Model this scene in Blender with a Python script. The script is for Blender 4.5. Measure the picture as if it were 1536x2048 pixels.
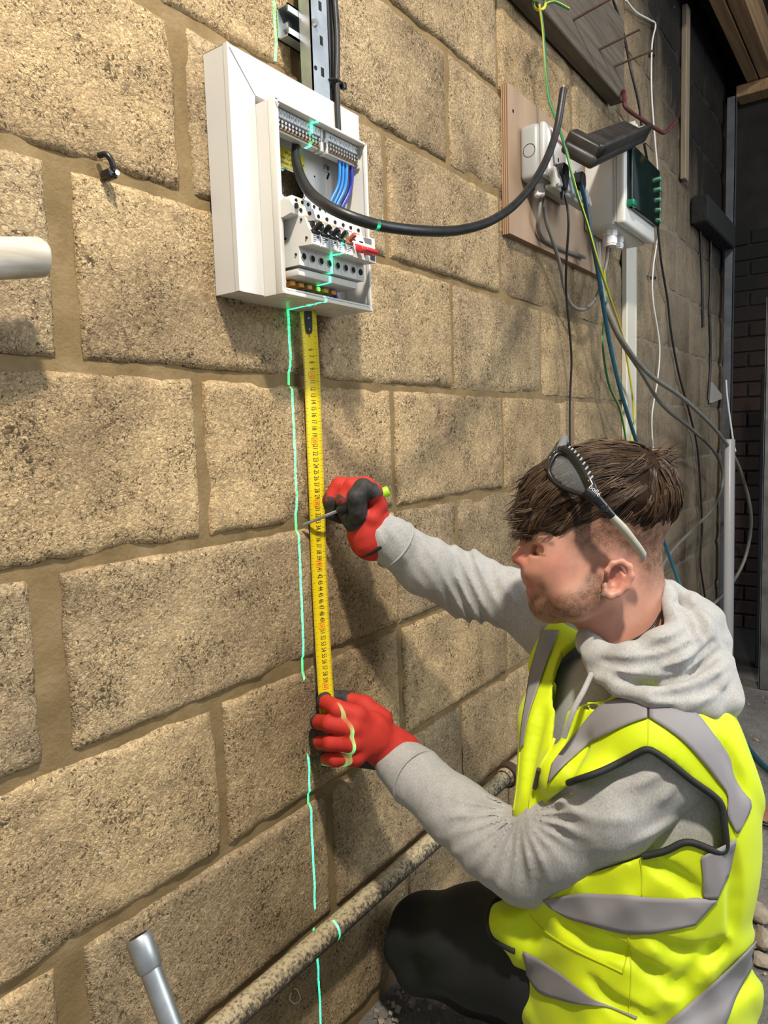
import bpy, bmesh, math, random
import numpy as np
from mathutils import Vector, Matrix, Euler

for o in list(bpy.data.objects):
    bpy.data.objects.remove(o, do_unlink=True)
SC = bpy.context.scene
COL = SC.collection

# ------------------------------------------------------------------ camera
ZO = 0.92                                   # floor is z = 0
CAM = np.array([-0.86900, -0.76380, 0.13140 + ZO])
FPX = 1434.64
RM = np.array([[0.58461099, 0.80492381, 0.10162505],
               [-0.81066528, 0.58455012, 0.03351067],
               [-0.0324314, -0.10197461, 0.99425821]])   # columns right, forward, up
cd = bpy.data.cameras.new('camera')
cam = bpy.data.objects.new('camera', cd)
COL.objects.link(cam)
cd.sensor_fit = 'VERTICAL'
cd.sensor_height = 36.0
cd.sensor_width = 27.0
cd.lens = 36.0 * FPX / 2048.0
cd.clip_start = 0.02
cam.matrix_world = Matrix(((RM[0, 0], RM[0, 2], -RM[0, 1], CAM[0]),
                           (RM[1, 0], RM[1, 2], -RM[1, 1], CAM[1]),
                           (RM[2, 0], RM[2, 2], -RM[2, 1], CAM[2]),
                           (0, 0, 0, 1)))
SC.camera = cam

# ------------------------------------------------------------------ light
vs = SC.view_settings
vs.view_transform = 'Standard'
vs.look = 'None'
vs.gamma = 1.0
vs.exposure = 0.0
vs.use_curve_mapping = False

wd = bpy.data.worlds.new('world')
SC.world = wd
wd.use_nodes = True
wb = wd.node_tree.nodes['Background']
wb.inputs[0].default_value = (0.86, 0.93, 1.0, 1)
wb.inputs[1].default_value = 0.37


def area_light(name, loc, target, size, energy, color, sizey=None):
    ld = bpy.data.lights.new(name, 'AREA')
    ld.energy = energy
    ld.color = color
    ld.size = size
    if sizey:
        ld.shape = 'RECTANGLE'
        ld.size_y = sizey
    lo = bpy.data.objects.new(name, ld)
    COL.objects.link(lo)
    lo.location = loc
    d = Vector(target) - Vector(loc)
    lo.rotation_euler = d.to_track_quat('-Z', 'Y').to_euler()
    return lo


# work lamp high behind the camera on the left, makes the shadows on the wall
area_light('ceiling_work_lamp', (-0.86, -1.10, 2.95), (0.05, 0.0, 1.0), 0.13, 87, (1.0, 0.92, 0.80))
# open doorway behind the worker: cool daylight
area_light('doorway_daylight', (1.3, -3.2, 2.3), (0.3, -0.3, 0.8), 1.6, 75, (0.86, 0.93, 1.0), 1.8)

# cross line laser: a vertical light sheet in the plane x = LX
LX = -0.047
ll = bpy.data.lights.new('laser_line', 'POINT')
ll.shadow_soft_size = 0.0
ll.color = (1, 1, 1)
ll.energy = 250.0
ll.use_nodes = True
lt = ll.node_tree
for n in list(lt.nodes):
    lt.nodes.remove(n)
_o = lt.nodes.new('ShaderNodeOutputLight')
_e = lt.nodes.new('ShaderNodeEmission')
_g = lt.nodes.new('ShaderNodeTexCoord')
_a = lt.nodes.new('ShaderNodeMath')
_a.operation = 'ABSOLUTE'
_c = lt.nodes.new('ShaderNodeMath')
_c.operation = 'LESS_THAN'
_c.inputs[1].default_value = 0.0015
_m = lt.nodes.new('ShaderNodeMath')
_m.operation = 'MULTIPLY'
_m.inputs[1].default_value = 6.0
_v = lt.nodes.new('ShaderNodeVectorMath')
_v.operation = 'DOT_PRODUCT'
LTAN = 0.125                                # plane turned a few degrees off the wall's normal
_v.inputs[1].default_value = (1.0, -LTAN, 0.0)
lt.links.new(_g.outputs['Normal'], _v.inputs[0])
lt.links.new(_v.outputs['Value'], _a.inputs[0])
lt.links.new(_a.outputs[0], _c.inputs[0])
lt.links.new(_c.outputs[0], _m.inputs[0])
lt.links.new(_m.outputs[0], _e.inputs[1])
_e.inputs[0].default_value = (0.01, 1.0, 0.40, 1)
lt.links.new(_e.outputs[0], _o.inputs[0])
llo = bpy.data.objects.new('laser_line', ll)
COL.objects.link(llo)
llo.location = (LX - LTAN * 1.40, -1.40, 0.30)

# ------------------------------------------------------------------ helpers
rnd = random.Random(7)


def ray(px, py):
    return RM @ np.array([(px - 768) / FPX, 1.0, -(py - 1024) / FPX])


def PT(px, py, t):
    """point of the place at forward distance t"""
    return CAM + t * ray(px, py)


def W(px, py, Y=0.0):
    d = ray(px, py)
    return CAM + (Y - CAM[1]) / d[1] * d


def AX(px, py, X):
    d = ray(px, py)
    return CAM + (X - CAM[0]) / d[0] * d


def AZ(px, py, Z):
    d = ray(px, py)
    return CAM + (Z - CAM[2]) / d[2] * d


def _hash(ix, iy, iz, seed):
    h = (ix * 374761393 + iy * 668265263 + iz * 2147483647 + seed * 974634777) & 0xffffffff
    h = ((h ^ (h >> 13)) * 1274126177) & 0xffffffff
    h = h ^ (h >> 16)
    return (h & 0xffff) / 65535.0


def vnoise(P, scale, seed=0):
    """value noise in -1..1, P (...,3)"""
    Q = np.asarray(P, float) * scale
    I = np.floor(Q).astype(np.int64)
    f = Q - I
    f = f * f * (3 - 2 * f)
    r = 0
    for dx in (0, 1):
        wx = f[..., 0] if dx else 1 - f[..., 0]
        for dy in (0, 1):
            wy = f[..., 1] if dy else 1 - f[..., 1]
            for dz in (0, 1):
                wz = f[..., 2] if dz else 1 - f[..., 2]
                r = r + wx * wy * wz * _hash(I[..., 0] + dx, I[..., 1] + dy, I[..., 2] + dz, seed)
    return r * 2 - 1


def smooth(a, b, x):
    t = np.clip((x - a) / (b - a), 0, 1)
    return t * t * (3 - 2 * t)


MATS = {}


def _ramp(nt, fac, stops):
    r = nt.nodes.new('ShaderNodeValToRGB')
    el = r.color_ramp.elements
    while len(el) < len(stops):
        el.new(0.5)
    for e, (p, c) in zip(el, stops):
        e.position = p
        e.color = (*c, 1) if len(c) == 3 else c
    nt.links.new(fac, r.inputs[0])
    return r.outputs[0]


def _noise(nt, vec, scale, detail=3, rough=0.55):
    n = nt.nodes.new('ShaderNodeTexNoise')
    n.inputs['Scale'].default_value = scale
    n.inputs['Detail'].default_value = detail
    n.inputs['Roughness'].default_value = rough
    if vec is not None:
        nt.links.new(vec, n.inputs['Vector'])
    return n.outputs['Fac']


def _mix(nt, fac, a, b, mode='MIX'):
    m = nt.nodes.new('ShaderNodeMix')
    m.data_type = 'RGBA'
    m.blend_type = mode
    for sock, v in ((m.inputs[0], fac), (m.inputs[6], a), (m.inputs[7], b)):
        if hasattr(v, 'links') or hasattr(v, 'is_linked'):
            nt.links.new(v, sock)
        elif isinstance(v, (int, float)):
            sock.default_value = v
        else:
            sock.default_value = (*v, 1) if len(v) == 3 else v
    return m.outputs[2]


def _math(nt, op, a, b=None, clamp=False):
    m = nt.nodes.new('ShaderNodeMath')
    m.operation = op
    m.use_clamp = clamp
    for i, v in enumerate((a, b)):
        if v is None:
            continue
        if isinstance(v, (int, float)):
            m.inputs[i].default_value = v
        else:
            nt.links.new(v, m.inputs[i])
    return m.outputs[0]


def _bump(nt, h, strength, dist, normal=None):
    b = nt.nodes.new('ShaderNodeBump')
    b.inputs['Strength'].default_value = strength
    b.inputs['Distance'].default_value = dist
    nt.links.new(h, b.inputs['Height'])
    if normal is not None:
        nt.links.new(normal, b.inputs['Normal'])
    return b.outputs[0]


def new_mat(name):
    m = bpy.data.materials.new(name)
    m.use_nodes = True
    nt = m.node_tree
    bs = nt.nodes['Principled BSDF']
    MATS[name] = m
    return m, nt, bs


def mat(name, col, rough=0.5, metal=0.0, vary=0.0, vscale=20, bump=0.0, bscale=200, bdist=0.001,
        col2=None, spec=None, trans=0.0, alpha=1.0, sheen=0.0, stretch=None):
    """plain procedural material: colour with noise variation and fine bump"""
    if name in MATS:
        return MATS[name]
    m, nt, bs = new_mat(name)
    bs.inputs['Roughness'].default_value = rough
    bs.inputs['Metallic'].default_value = metal
    if spec is not None:
        bs.inputs['Specular IOR Level'].default_value = spec
    if trans:
        bs.inputs['Transmission Weight'].default_value = trans
    if sheen:
        bs.inputs['Sheen Weight'].default_value = sheen
    bs.inputs['Alpha'].default_value = alpha
    tc = nt.nodes.new('ShaderNodeTexCoord')
    vec = tc.outputs['Object']
    if stretch:
        mp = nt.nodes.new('ShaderNodeMapping')
        mp.inputs['Scale'].default_value = stretch
        nt.links.new(vec, mp.inputs['Vector'])
        vec = mp.outputs[0]
    if vary or col2:
        c2 = col2 or tuple(c * (1 - vary) for c in col)
        n = _noise(nt, vec, vscale, 4)
        nt.links.new(_ramp(nt, n, [(0.35, col), (0.68, c2)]), bs.inputs['Base Color'])
    else:
        bs.inputs['Base Color'].default_value = (*col, 1)
    if bump:
        n2 = _noise(nt, vec, bscale, 3)
        nt.links.new(_bump(nt, n2, bump, bdist), bs.inputs['Normal'])
    return m


class MB:
    """collects shapes and links them as ONE mesh object"""

    def __init__(self):
        self.v = []
        self.f = []
        self.m = []

    def add(self, verts, faces, mi=0):
        b = len(self.v)
        self.v.extend([tuple(map(float, p)) for p in verts])
        self.f.extend([tuple(i + b for i in f) for f in faces])
        self.m.extend([mi] * len(faces))
        return self

    def box(self, lo, hi, mi=0, rot=None, piv=None):
        x0, y0, z0 = lo
        x1, y1, z1 = hi
        P = [(x0, y0, z0), (x1, y0, z0), (x1, y1, z0), (x0, y1, z0), (x0, y0, z1), (x1, y0, z1), (x1, y1, z1), (x0, y1, z1)]
        if rot is not None:
            c = Vector(piv) if piv is not None else (Vector(lo) + Vector(hi)) / 2
            P = [tuple(rot @ (Vector(p) - c) + c) for p in P]
        return self.add(P, [(0, 3, 2, 1), (4, 5, 6, 7), (0, 1, 5, 4), (1, 2, 6, 5), (2, 3, 7, 6), (3, 0, 4, 7)], mi)

    def rbox(self, lo, hi, r=0.002, seg=2, mi=0, rot=None, piv=None):
        bm = bmesh.new()
        bmesh.ops.create_cube(bm, size=1)
        lo = Vector(lo)
        hi = Vector(hi)
        c = (lo + hi) / 2
        s = hi - lo
        for v in bm.verts:
            v.co = Vector((v.co.x * s.x, v.co.y * s.y, v.co.z * s.z)) + c
        bmesh.ops.bevel(bm, geom=bm.edges[:], offset=min(r, min(abs(s.x), abs(s.y), abs(s.z)) * 0.49), segments=seg, profile=0.5, affect='EDGES')
        pv = Vector(piv) if piv is not None else c
        P = [v.co.copy() for v in bm.verts]
        if rot is not None:
            P = [rot @ (p - pv) + pv for p in P]
        bm.verts.index_update()
        F = [[v.index for v in f.verts] for f in bm.faces]
        bm.free()
        return self.add(P, F, mi)

    def tube(self, pts, r, n=10, mi=0, caps=True, closed=False, flat=None):
        pts = [Vector(p) for p in pts]
        N = len(pts)
        rs = r if isinstance(r, (list, tuple, np.ndarray)) else [r] * N
        T = []
        for i in range(N):
            a = pts[i - 1] if (i > 0 or closed) else pts[i]
            b = pts[(i + 1) % N] if (i < N - 1 or closed) else pts[i]
            d = b - a
            T.append(d.normalized() if d.length > 1e-9 else Vector((0, 0, 1)))
        u = T[0].orthogonal().normalized()
        V = []
        for i in range(N):
            u = (u - T[i] * u.dot(T[i]))
            u = u.normalized() if u.length > 1e-6 else T[i].orthogonal().normalized()
            w = T[i].cross(u)
            for k in range(n):
                a = 2 * math.pi * k / n
                V.append(pts[i] + (u * math.cos(a) + w * math.sin(a)) * rs[i])
        F = []
        for i in range(N if closed else N - 1):
            j = (i + 1) % N
            for k in range(n):
                k2 = (k + 1) % n
                F.append((i * n + k, i * n + k2, j * n + k2, j * n + k))
        if caps and not closed:
            F.append(tuple(range(n))[::-1])
            F.append(tuple((N - 1) * n + k for k in range(n)))
        return self.add(V, F, mi)

    def cyl(self, a, b, r, n=16, mi=0, r2=None):
        return self.tube([a, b], [r, r if r2 is None else r2], n, mi)

    def prism(self, poly, axis, a, b, mi=0):
        """poly in the plane of the two other axes, extruded a..b along axis (0,1,2)"""
        n = len(poly)
        V = []
        for w in (a, b):
            for (p, q) in poly:
                c = [0, 0, 0]
                o = [i for i in range(3) if i != axis]
                c[o[0]], c[o[1]], c[axis] = p, q, w
                V.append(c)
        F = [tuple(range(n))[::-1], tuple(range(n, 2 * n))]
        for i in range(n):
            j = (i + 1) % n
            F.append((i, j, n + j, n + i))
        return self.add(V, F, mi)

    def xform(self, M):
        self.v = [tuple(M @ Vector(p)) for p in self.v]
        return self

    def build(self, name, mats, parent=None, smooth_ang=None, fixn=True):
        me = bpy.data.meshes.new(name)
        me.from_pydata(self.v, [], self.f)
        if not isinstance(mats, (list, tuple)):
            mats = [mats]
        for m in mats:
            me.materials.append(m)
        if len(mats) > 1:
            me.polygons.foreach_set('material_index', self.m)
        if fixn:
            bm = bmesh.new()
            bm.from_mesh(me)
            bmesh.ops.recalc_face_normals(bm, faces=bm.faces[:])
            bm.to_mesh(me)
            bm.free()
        if smooth_ang is not None:
            me.polygons.foreach_set('use_smooth', [True] * len(me.polygons))
            if smooth_ang < 179:
                me.set_sharp_from_angle(angle=math.radians(smooth_ang))
        me.update()
        o = bpy.data.objects.new(name, me)
        COL.objects.link(o)
        if parent is not None:
            o.parent = parent
            o.matrix_parent_inverse = Matrix.Translation(parent.location).inverted()
        return o


def tag(o, label=None, cat=None, group=None, kind=None):
    if label:
        o['label'] = label
    if cat:
        o['category'] = cat
    if group:
        o['group'] = group
    if kind:
        o['kind'] = kind
    return o


def thing(name, loc, label, cat, group=None):
    o = bpy.data.objects.new(name, None)
    o.empty_display_size = 0.02
    COL.objects.link(o)
    o.location = loc
    return tag(o, label, cat, group)


def spline(P, n=8, closed=False):
    P = [Vector(p) for p in P]
    out = []
    N = len(P)
    for i in range(N if closed else N - 1):
        if closed:
            p0, p1, p2, p3 = P[i - 1], P[i], P[(i + 1) % N], P[(i + 2) % N]
        else:
            p0 = P[i - 1] if i > 0 else P[0] * 2 - P[1]
            p1, p2 = P[i], P[i + 1]
            p3 = P[i + 2] if i + 2 < N else P[-1] * 2 - P[-2]
        for k in range(n):
            t = k / n
            out.append(0.5 * ((2 * p1) + (p2 - p0) * t + (2 * p0 - 5 * p1 + 4 * p2 - p3) * t * t + (3 * p1 - p0 - 3 * p2 + p3) * t ** 3))
    if not closed:
        out.append(P[-1])
    return out


def text_mesh(s, size, M, mb, mi=0, ext=0.00005):
    """adds the outline of a string to a mesh builder, transformed by M"""
    cu = bpy.data.curves.new('t', 'FONT')
    cu.body = s
    cu.size = size
    cu.align_x = 'CENTER'
    cu.align_y = 'CENTER'
    cu.resolution_u = 2
    cu.extrude = ext
    ob = bpy.data.objects.new('t', cu)
    COL.objects.link(ob)
    dg = bpy.context.evaluated_depsgraph_get()
    ev = ob.evaluated_get(dg)
    me = ev.to_mesh()
    mb.add([tuple(M @ v.co) for v in me.vertices], [tuple(p.vertices) for p in me.polygons], mi)
    ev.to_mesh_clear()
    bpy.data.objects.remove(ob, do_unlink=True)
    bpy.data.curves.remove(cu)


def frame(org, xa, ya):
    """matrix with given origin, x axis and y axis (z = x cross y)"""
    x = Vector(xa).normalized()
    z = x.cross(Vector(ya)).normalized()
    y = z.cross(x)
    return Matrix(((x.x, y.x, z.x, org[0]), (x.y, y.y, z.y, org[1]), (x.z, y.z, z.z, org[2]), (0, 0, 0, 1)))

# ================================================================== setting
def soot(nt, xs, zs, noise):
    """old fire soot on the far end of the wall: 0 clean .. 1 black"""
    # xs, zs are sockets with world x and z
    a = _math(nt, 'MULTIPLY', _math(nt, 'SUBTRACT', xs, 1.95), 1.0)
    b = _math(nt, 'MULTIPLY', _math(nt, 'SUBTRACT', zs, 1.97), 1.9)
    s = _math(nt, 'ADD', a, b)
    s = _math(nt, 'ADD', s, _math(nt, 'MULTIPLY', _math(nt, 'SUBTRACT', noise, 0.5), 1.3))
    # only right of x = 1
    g = _math(nt, 'MULTIPLY', _math(nt, 'SUBTRACT', xs, 1.25), 1.6, clamp=True)
    return _math(nt, 'MULTIPLY', s, g, clamp=True)


def block_material():
    m, nt, bs = new_mat('concrete_block')
    bs.inputs['Roughness'].default_value = 0.93
    bs.inputs['Specular IOR Level'].default_value = 0.15
    geo = nt.nodes.new('ShaderNodeNewGeometry')
    sep = nt.nodes.new('ShaderNodeSeparateXYZ')
    nt.links.new(geo.outputs['Position'], sep.inputs[0])
    oi = nt.nodes.new('ShaderNodeObjectInfo')
    va = nt.nodes.new('ShaderNodeVectorMath')
    va.operation = 'ADD'
    sc = nt.nodes.new('ShaderNodeVectorMath')
    sc.operation = 'SCALE'
    sc.inputs[0].default_value = (13.1, 7.7, 5.3)
    nt.links.new(oi.outputs['Random'], sc.inputs['Scale'])
    nt.links.new(geo.outputs['Position'], va.inputs[0])
    nt.links.new(sc.outputs[0], va.inputs[1])
    vec = va.outputs[0]
    big = _noise(nt, vec, 4.5, 4, 0.6)
    c0 = _ramp(nt, big, [(0.28, (0.28, 0.210, 0.128)), (0.45, (0.40, 0.302, 0.180)), (0.62, (0.50, 0.380, 0.222)), (0.8, (0.37, 0.285, 0.180))])
    tint = _ramp(nt, oi.outputs['Random'], [(0.0, (0.86, 0.86, 0.88)), (0.5, (1, 0.98, 0.95)), (1.0, (1.08, 1.03, 0.95))])
    c1 = _mix(nt, 1.0, c0, tint, 'MULTIPLY')
    # sandy grains: crumbs of two sizes, shade in the open joints between some painted dark
    def crumbs(scale, warp, wscale):
        nz = nt.nodes.new('ShaderNodeTexNoise')
        nz.inputs['Scale'].default_value = wscale
        nt.links.new(vec, nz.inputs['Vector'])
        s2 = nt.nodes.new('ShaderNodeVectorMath')
        s2.operation = 'SCALE'
        s2.inputs['Scale'].default_value = warp
        nt.links.new(nz.outputs['Color'], s2.inputs[0])
        dv = nt.nodes.new('ShaderNodeVectorMath')
        dv.operation = 'ADD'
        nt.links.new(vec, dv.inputs[0])
        nt.links.new(s2.outputs[0], dv.inputs[1])
        v1 = nt.nodes.new('ShaderNodeTexVoronoi')
        v1.inputs['Scale'].default_value = scale
        v2 = nt.nodes.new('ShaderNodeTexVoronoi')
        v2.feature = 'DISTANCE_TO_EDGE'
        v2.inputs['Scale'].default_value = scale
        nt.links.new(dv.outputs[0], v1.inputs['Vector'])
        nt.links.new(dv.outputs[0], v2.inputs['Vector'])
        sp = nt.nodes.new('ShaderNodeSeparateColor')
        nt.links.new(v1.outputs['Color'], sp.inputs[0])
        return v1.outputs['Distance'], v2.outputs['Distance'], sp.outputs[0], sp.outputs[1]
    d1, e1, r1, q1 = crumbs(185, 0.016, 120)
    d2, e2, r2, q2 = crumbs(380, 0.008, 260)
    dens = _noise(nt, vec, 16, 3, 0.6)
    grain = _noise(nt, vec, 420, 3, 0.65)
    gcol = _ramp(nt, r2, [(0.0, (0.76, 0.75, 0.73)), (0.5, (1.0, 1.0, 1.0)), (1.0, (1.32, 1.32, 1.30))])
    c2 = _mix(nt, 1.0, c1, gcol, 'MULTIPLY')
    c2 = _mix(nt, 1.0, c2, _ramp(nt, r1, [(0.0, (0.86, 0.85, 0.84)), (1.0, (1.14, 1.14, 1.14))]), 'MULTIPLY')
    # crumbs missing from the face leave pits, shade painted into their colour
    thr = _math(nt, 'ADD', 0.07, _math(nt, 'MULTIPLY', _math(nt, 'SUBTRACT', dens, 0.45), 0.55))
    pit2 = _math(nt, 'MULTIPLY', _math(nt, 'SUBTRACT', thr, q2), 16.0, clamp=True)
    thr1 = _math(nt, 'MULTIPLY', _math(nt, 'SUBTRACT', dens, 0.47), 0.50)
    pit1 = _math(nt, 'MULTIPLY', _math(nt, 'SUBTRACT', thr1, q1), 16.0, clamp=True)
    crev = _math(nt, 'MULTIPLY', _math(nt, 'SUBTRACT', 0.10, e1), 11.0, clamp=True)
    crev = _math(nt, 'MULTIPLY', crev, _math(nt, 'MULTIPLY', _math(nt, 'SUBTRACT', dens, 0.36), 3.0, clamp=True))
    pore = _math(nt, 'MAXIMUM', _math(nt, 'MAXIMUM', _math(nt, 'MULTIPLY', pit2, 0.95), pit1), _math(nt, 'MULTIPLY', crev, 0.16))
    c3 = _mix(nt, _math(nt, 'MULTIPLY', pore, 0.90), c2, (0.070, 0.052, 0.030))
    # grey dust, vertical rain streaks towards the far end, soot
    mp = nt.nodes.new('ShaderNodeMapping')
    mp.inputs['Scale'].default_value = (16, 1, 1.1)
    nt.links.new(geo.outputs['Position'], mp.inputs['Vector'])
    streak = _noise(nt, mp.outputs[0], 1.6, 4, 0.6)
    right = _math(nt, 'MULTIPLY', _math(nt, 'SUBTRACT', sep.outputs[0], 0.15), 0.9, clamp=True)
    stf = _math(nt, 'MULTIPLY', right, _math(nt, 'MULTIPLY', _math(nt, 'SUBTRACT', streak, 0.42), 3.0, clamp=True))
    c4 = _mix(nt, _math(nt, 'MULTIPLY', stf, 0.55), c3, (0.17, 0.14, 0.10))
    gr = _math(nt, 'MULTIPLY', _math(nt, 'SUBTRACT', sep.outputs[0], 0.9), 0.75, clamp=True)
    c5 = _mix(nt, _math(nt, 'MULTIPLY', gr, 0.62), c4, (0.21, 0.185, 0.15))
    so = soot(nt, sep.outputs[0], sep.outputs[2], _noise(nt, mp.outputs[0], 0.9, 5, 0.65))
    c6 = _mix(nt, _math(nt, 'MULTIPLY', so, 0.95), c5, (0.012, 0.012, 0.013))
    stain = _noise(nt, geo.outputs['Position'], 2.3, 4, 0.6)
    c6 = _mix(nt, 1.0, c6, _ramp(nt, stain, [(0.32, (0.66, 0.65, 0.66)), (0.52, (0.98, 0.97, 0.96)), (0.7, (1.06, 1.05, 1.03))]), 'MULTIPLY')
    # white paint flecks
    fl = _noise(nt, vec, 60, 2, 0.5)
    flm = _math(nt, 'MULTIPLY', _math(nt, 'SUBTRACT', fl, 0.755), 30, clamp=True)
    c7 = _mix(nt, _math(nt, 'MULTIPLY', flm, 0.7), c6, (0.75, 0.73, 0.68))
    nt.links.new(c7, bs.inputs['Base Color'])
    med = _noise(nt, vec, 45, 4, 0.6)
    h = _math(nt, 'ADD', _math(nt, 'MULTIPLY', r1, 0.45), _math(nt, 'MULTIPLY', pore, -1.0))
    h = _math(nt, 'ADD', h, _math(nt, 'MULTIPLY', d1, -0.3))
    h = _math(nt, 'ADD', h, _math(nt, 'MULTIPLY', r2, 0.25))
    h = _math(nt, 'ADD', h, _math(nt, 'MULTIPLY', grain, 0.25))
    h = _math(nt, 'ADD', h, _math(nt, 'MULTIPLY', med, 0.6))
    nt.links.new(_bump(nt, h, 1.0, 0.0034), bs.inputs['Normal'])
    return m


def mortar_material():
    m, nt, bs = new_mat('mortar')
    bs.inputs['Roughness'].default_value = 0.95
    bs.inputs['Specular IOR Level'].default_value = 0.1
    geo = nt.nodes.new('ShaderNodeNewGeometry')
    sep = nt.nodes.new('ShaderNodeSeparateXYZ')
    nt.links.new(geo.outputs['Position'], sep.inputs[0])
    n = _noise(nt, geo.outputs['Position'], 18, 5, 0.6)
    c = _ramp(nt, n, [(0.3, (0.165, 0.114, 0.054)), (0.55, (0.225, 0.157, 0.077)), (0.75, (0.28, 0.205, 0.110))])
    gr = _math(nt, 'MULTIPLY', _math(nt, 'SUBTRACT', sep.outputs[0], 0.7), 0.7, clamp=True)
    c = _mix(nt, _math(nt, 'MULTIPLY', gr, 0.75), c, (0.24, 0.21, 0.17))
    so = soot(nt, sep.outputs[0], sep.outputs[2], _noise(nt, geo.outputs['Position'], 1.5, 4))
    c = _mix(nt, _math(nt, 'MULTIPLY', so, 0.95), c, (0.02, 0.02, 0.02))
    nt.links.new(c, bs.inputs['Base Color'])
    n2 = _noise(nt, geo.outputs['Position'], 160, 3, 0.6)
    nt.links.new(_bump(nt, n2, 0.6, 0.002), bs.inputs['Normal'])
    return m


M_BLOCK = block_material()
M_MORTAR = mortar_material()

WX0, WX1 = -1.35, 3.20
WTOP = 2.97
# mortar core of the block wall
mb = MB()
nx, nz = 150, 90
xs = np.linspace(WX0, WX1, nx)
zs = np.linspace(-0.02, WTOP, nz)
G = np.stack(np.meshgrid(xs, np.zeros(1), zs, indexing='ij'), -1).reshape(nx, nz, 3)
G[..., 1] = 0.0065 + 0.0025 * vnoise(G, 22, 3)
V = [tuple(p) for p in G.reshape(-1, 3)]
F = [(i * nz + j, (i + 1) * nz + j, (i + 1) * nz + j + 1, i * nz + j + 1) for i in range(nx - 1) for j in range(nz - 1)]
mb.add(V, F)
mb.box((WX0, 0.05, -0.02), (WX1, 0.10, WTOP))
wall = mb.build('wall_back', M_MORTAR, smooth_ang=180, fixn=False)
tag(wall, 'sandy concrete block wall with recessed tan mortar joints', kind='structure')


def block(x0, x1, z0, z1, seed):
    step = 0.008 if x1 < 0.75 else (0.014 if x1 < 1.6 else 0.03)
    n = max(3, int((x1 - x0) / step))
    k = max(3, int((z1 - z0) / step))
    u, v = np.meshgrid(np.linspace(0, 1, n + 1), np.linspace(0, 1, k + 1), indexing='ij')
    P = np.stack([x0 + u * (x1 - x0), np.zeros_like(u), z0 + v * (z1 - z0)], -1)
    S = P + np.array([seed * 3.7, seed * 1.3, 0])
    # distance to border
    e = np.minimum(np.minimum(P[..., 0] - x0, x1 - P[..., 0]), np.minimum(P[..., 2] - z0, z1 - P[..., 2]))
    b = 1 - smooth(0, 0.007, e)
    # ragged arrises
    jit = (vnoise(S, 70, 11) * 0.0016 + vnoise(S, 25, 5) * 0.0020)
    cx, cz = (x0 + x1) / 2, (z0 + z1) / 2
    onx = (u == 0) | (u == 1)
    onz = (v == 0) | (v == 1)
    P[..., 0] -= np.where(onx, np.sign(P[..., 0] - cx) * (0.0012 + np.maximum(jit, -0.001)), 0)
    P[..., 2] -= np.where(onz, np.sign(P[..., 2] - cz) * (0.0012 + np.maximum(jit, -0.001)), 0)
    rough = vnoise(S, 95, 2) * 0.0011 + vnoise(S, 40, 4) * 0.0012
    chip = np.maximum(0, vnoise(S, 18, 9) - 0.35) * 0.012 * (1 - smooth(0, 0.03, e))
    P[..., 1] = rough + b * b * 0.0050 + chip
    V = [tuple(p) for p in P.reshape(-1, 3)]
    K = k + 1
    F = [(i * K + j, (i + 1) * K + j, (i + 1) * K + j + 1, i * K + j + 1) for i in range(n) for j in range(k)]
    ring = [i * K for i in range(n + 1)] + [n * K + j for j in range(1, k + 1)] + [i * K + k for i in range(n - 1, -1, -1)] + [j for j in range(k - 1, 0, -1)]
    base = len(V)
    for r in ring:
        V.append((V[r][0], 0.045, V[r][2]))
    L = len(ring)
    for i in range(L):
        j = (i + 1) % L
        F.append((ring[j], ring[i], base + i, base + j))
    m = MB()
    m.add(V, F)
    return m.build('concrete_block', M_BLOCK, wall, smooth_ang=60, fixn=False)


# upright joints of each course: (x, width); courses 225 mm high, first bed at z = .02
def course_joints(k):
    typeA = (k % 2 == 0)
    base = [(-0.675 + 0.45 * i, 0.010) for i in range(10)] if typeA else [(-0.90 + 0.45 * i, 0.010) for i in range(10)]
    ov = {2: {0: (-0.675, .02), 1: (-0.225, .021), 2: (0.225, .012)},
          1: {1: (-0.405, .030), 2: (0.02, .012)},
          0: {1: (-0.226, .014), 2: (0.225, .012)},
          -1: {1: (-0.457, .034), 2: (0.0, .012)},
          -2: {1: (-0.223, .013), 2: (0.225, .014)},
          -3: {1: (-0.463, .034), 2: (0.004, .016)},
          3: {2: (0.0, .020), 3: (0.45, .014)},
          4: {2: (.225, .012)}}
    for i, w in ov.get(k, {}).items():
        base[i] = w
    return base


sd = 0
for k in range(-4, 9):
    z0, z1 = ZO + 0.225 * k, ZO + 0.225 * (k + 1)
    js = [(WX0 + 0.005, 0.0)] + [j for j in course_joints(k) if WX0 + .1 < j[0] < WX1 - 0.08] + [(WX1, 0.0)]
    for (a, wa), (b, wb2) in zip(js[:-1], js[1:]):
        sd += 1
        bed = 0.0055 if a > -0.1 else 0.0065
        block(a + wa / 2, b - wb2 / 2, max(z0 + bed, 0.005), z1 - bed, sd)
        if k == -1 and abs(a) < 0.01:            # cracked block: build it as two halves
            o = COL.objects[-1]
            bpy.data.objects.remove(o, do_unlink=True)
            block(a + wa / 2, 0.2235, z0 + bed, z1 - bed, sd)
            block(0.2255, b - wb2 / 2, z0 + bed, z1 - bed, sd + 500)

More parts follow.
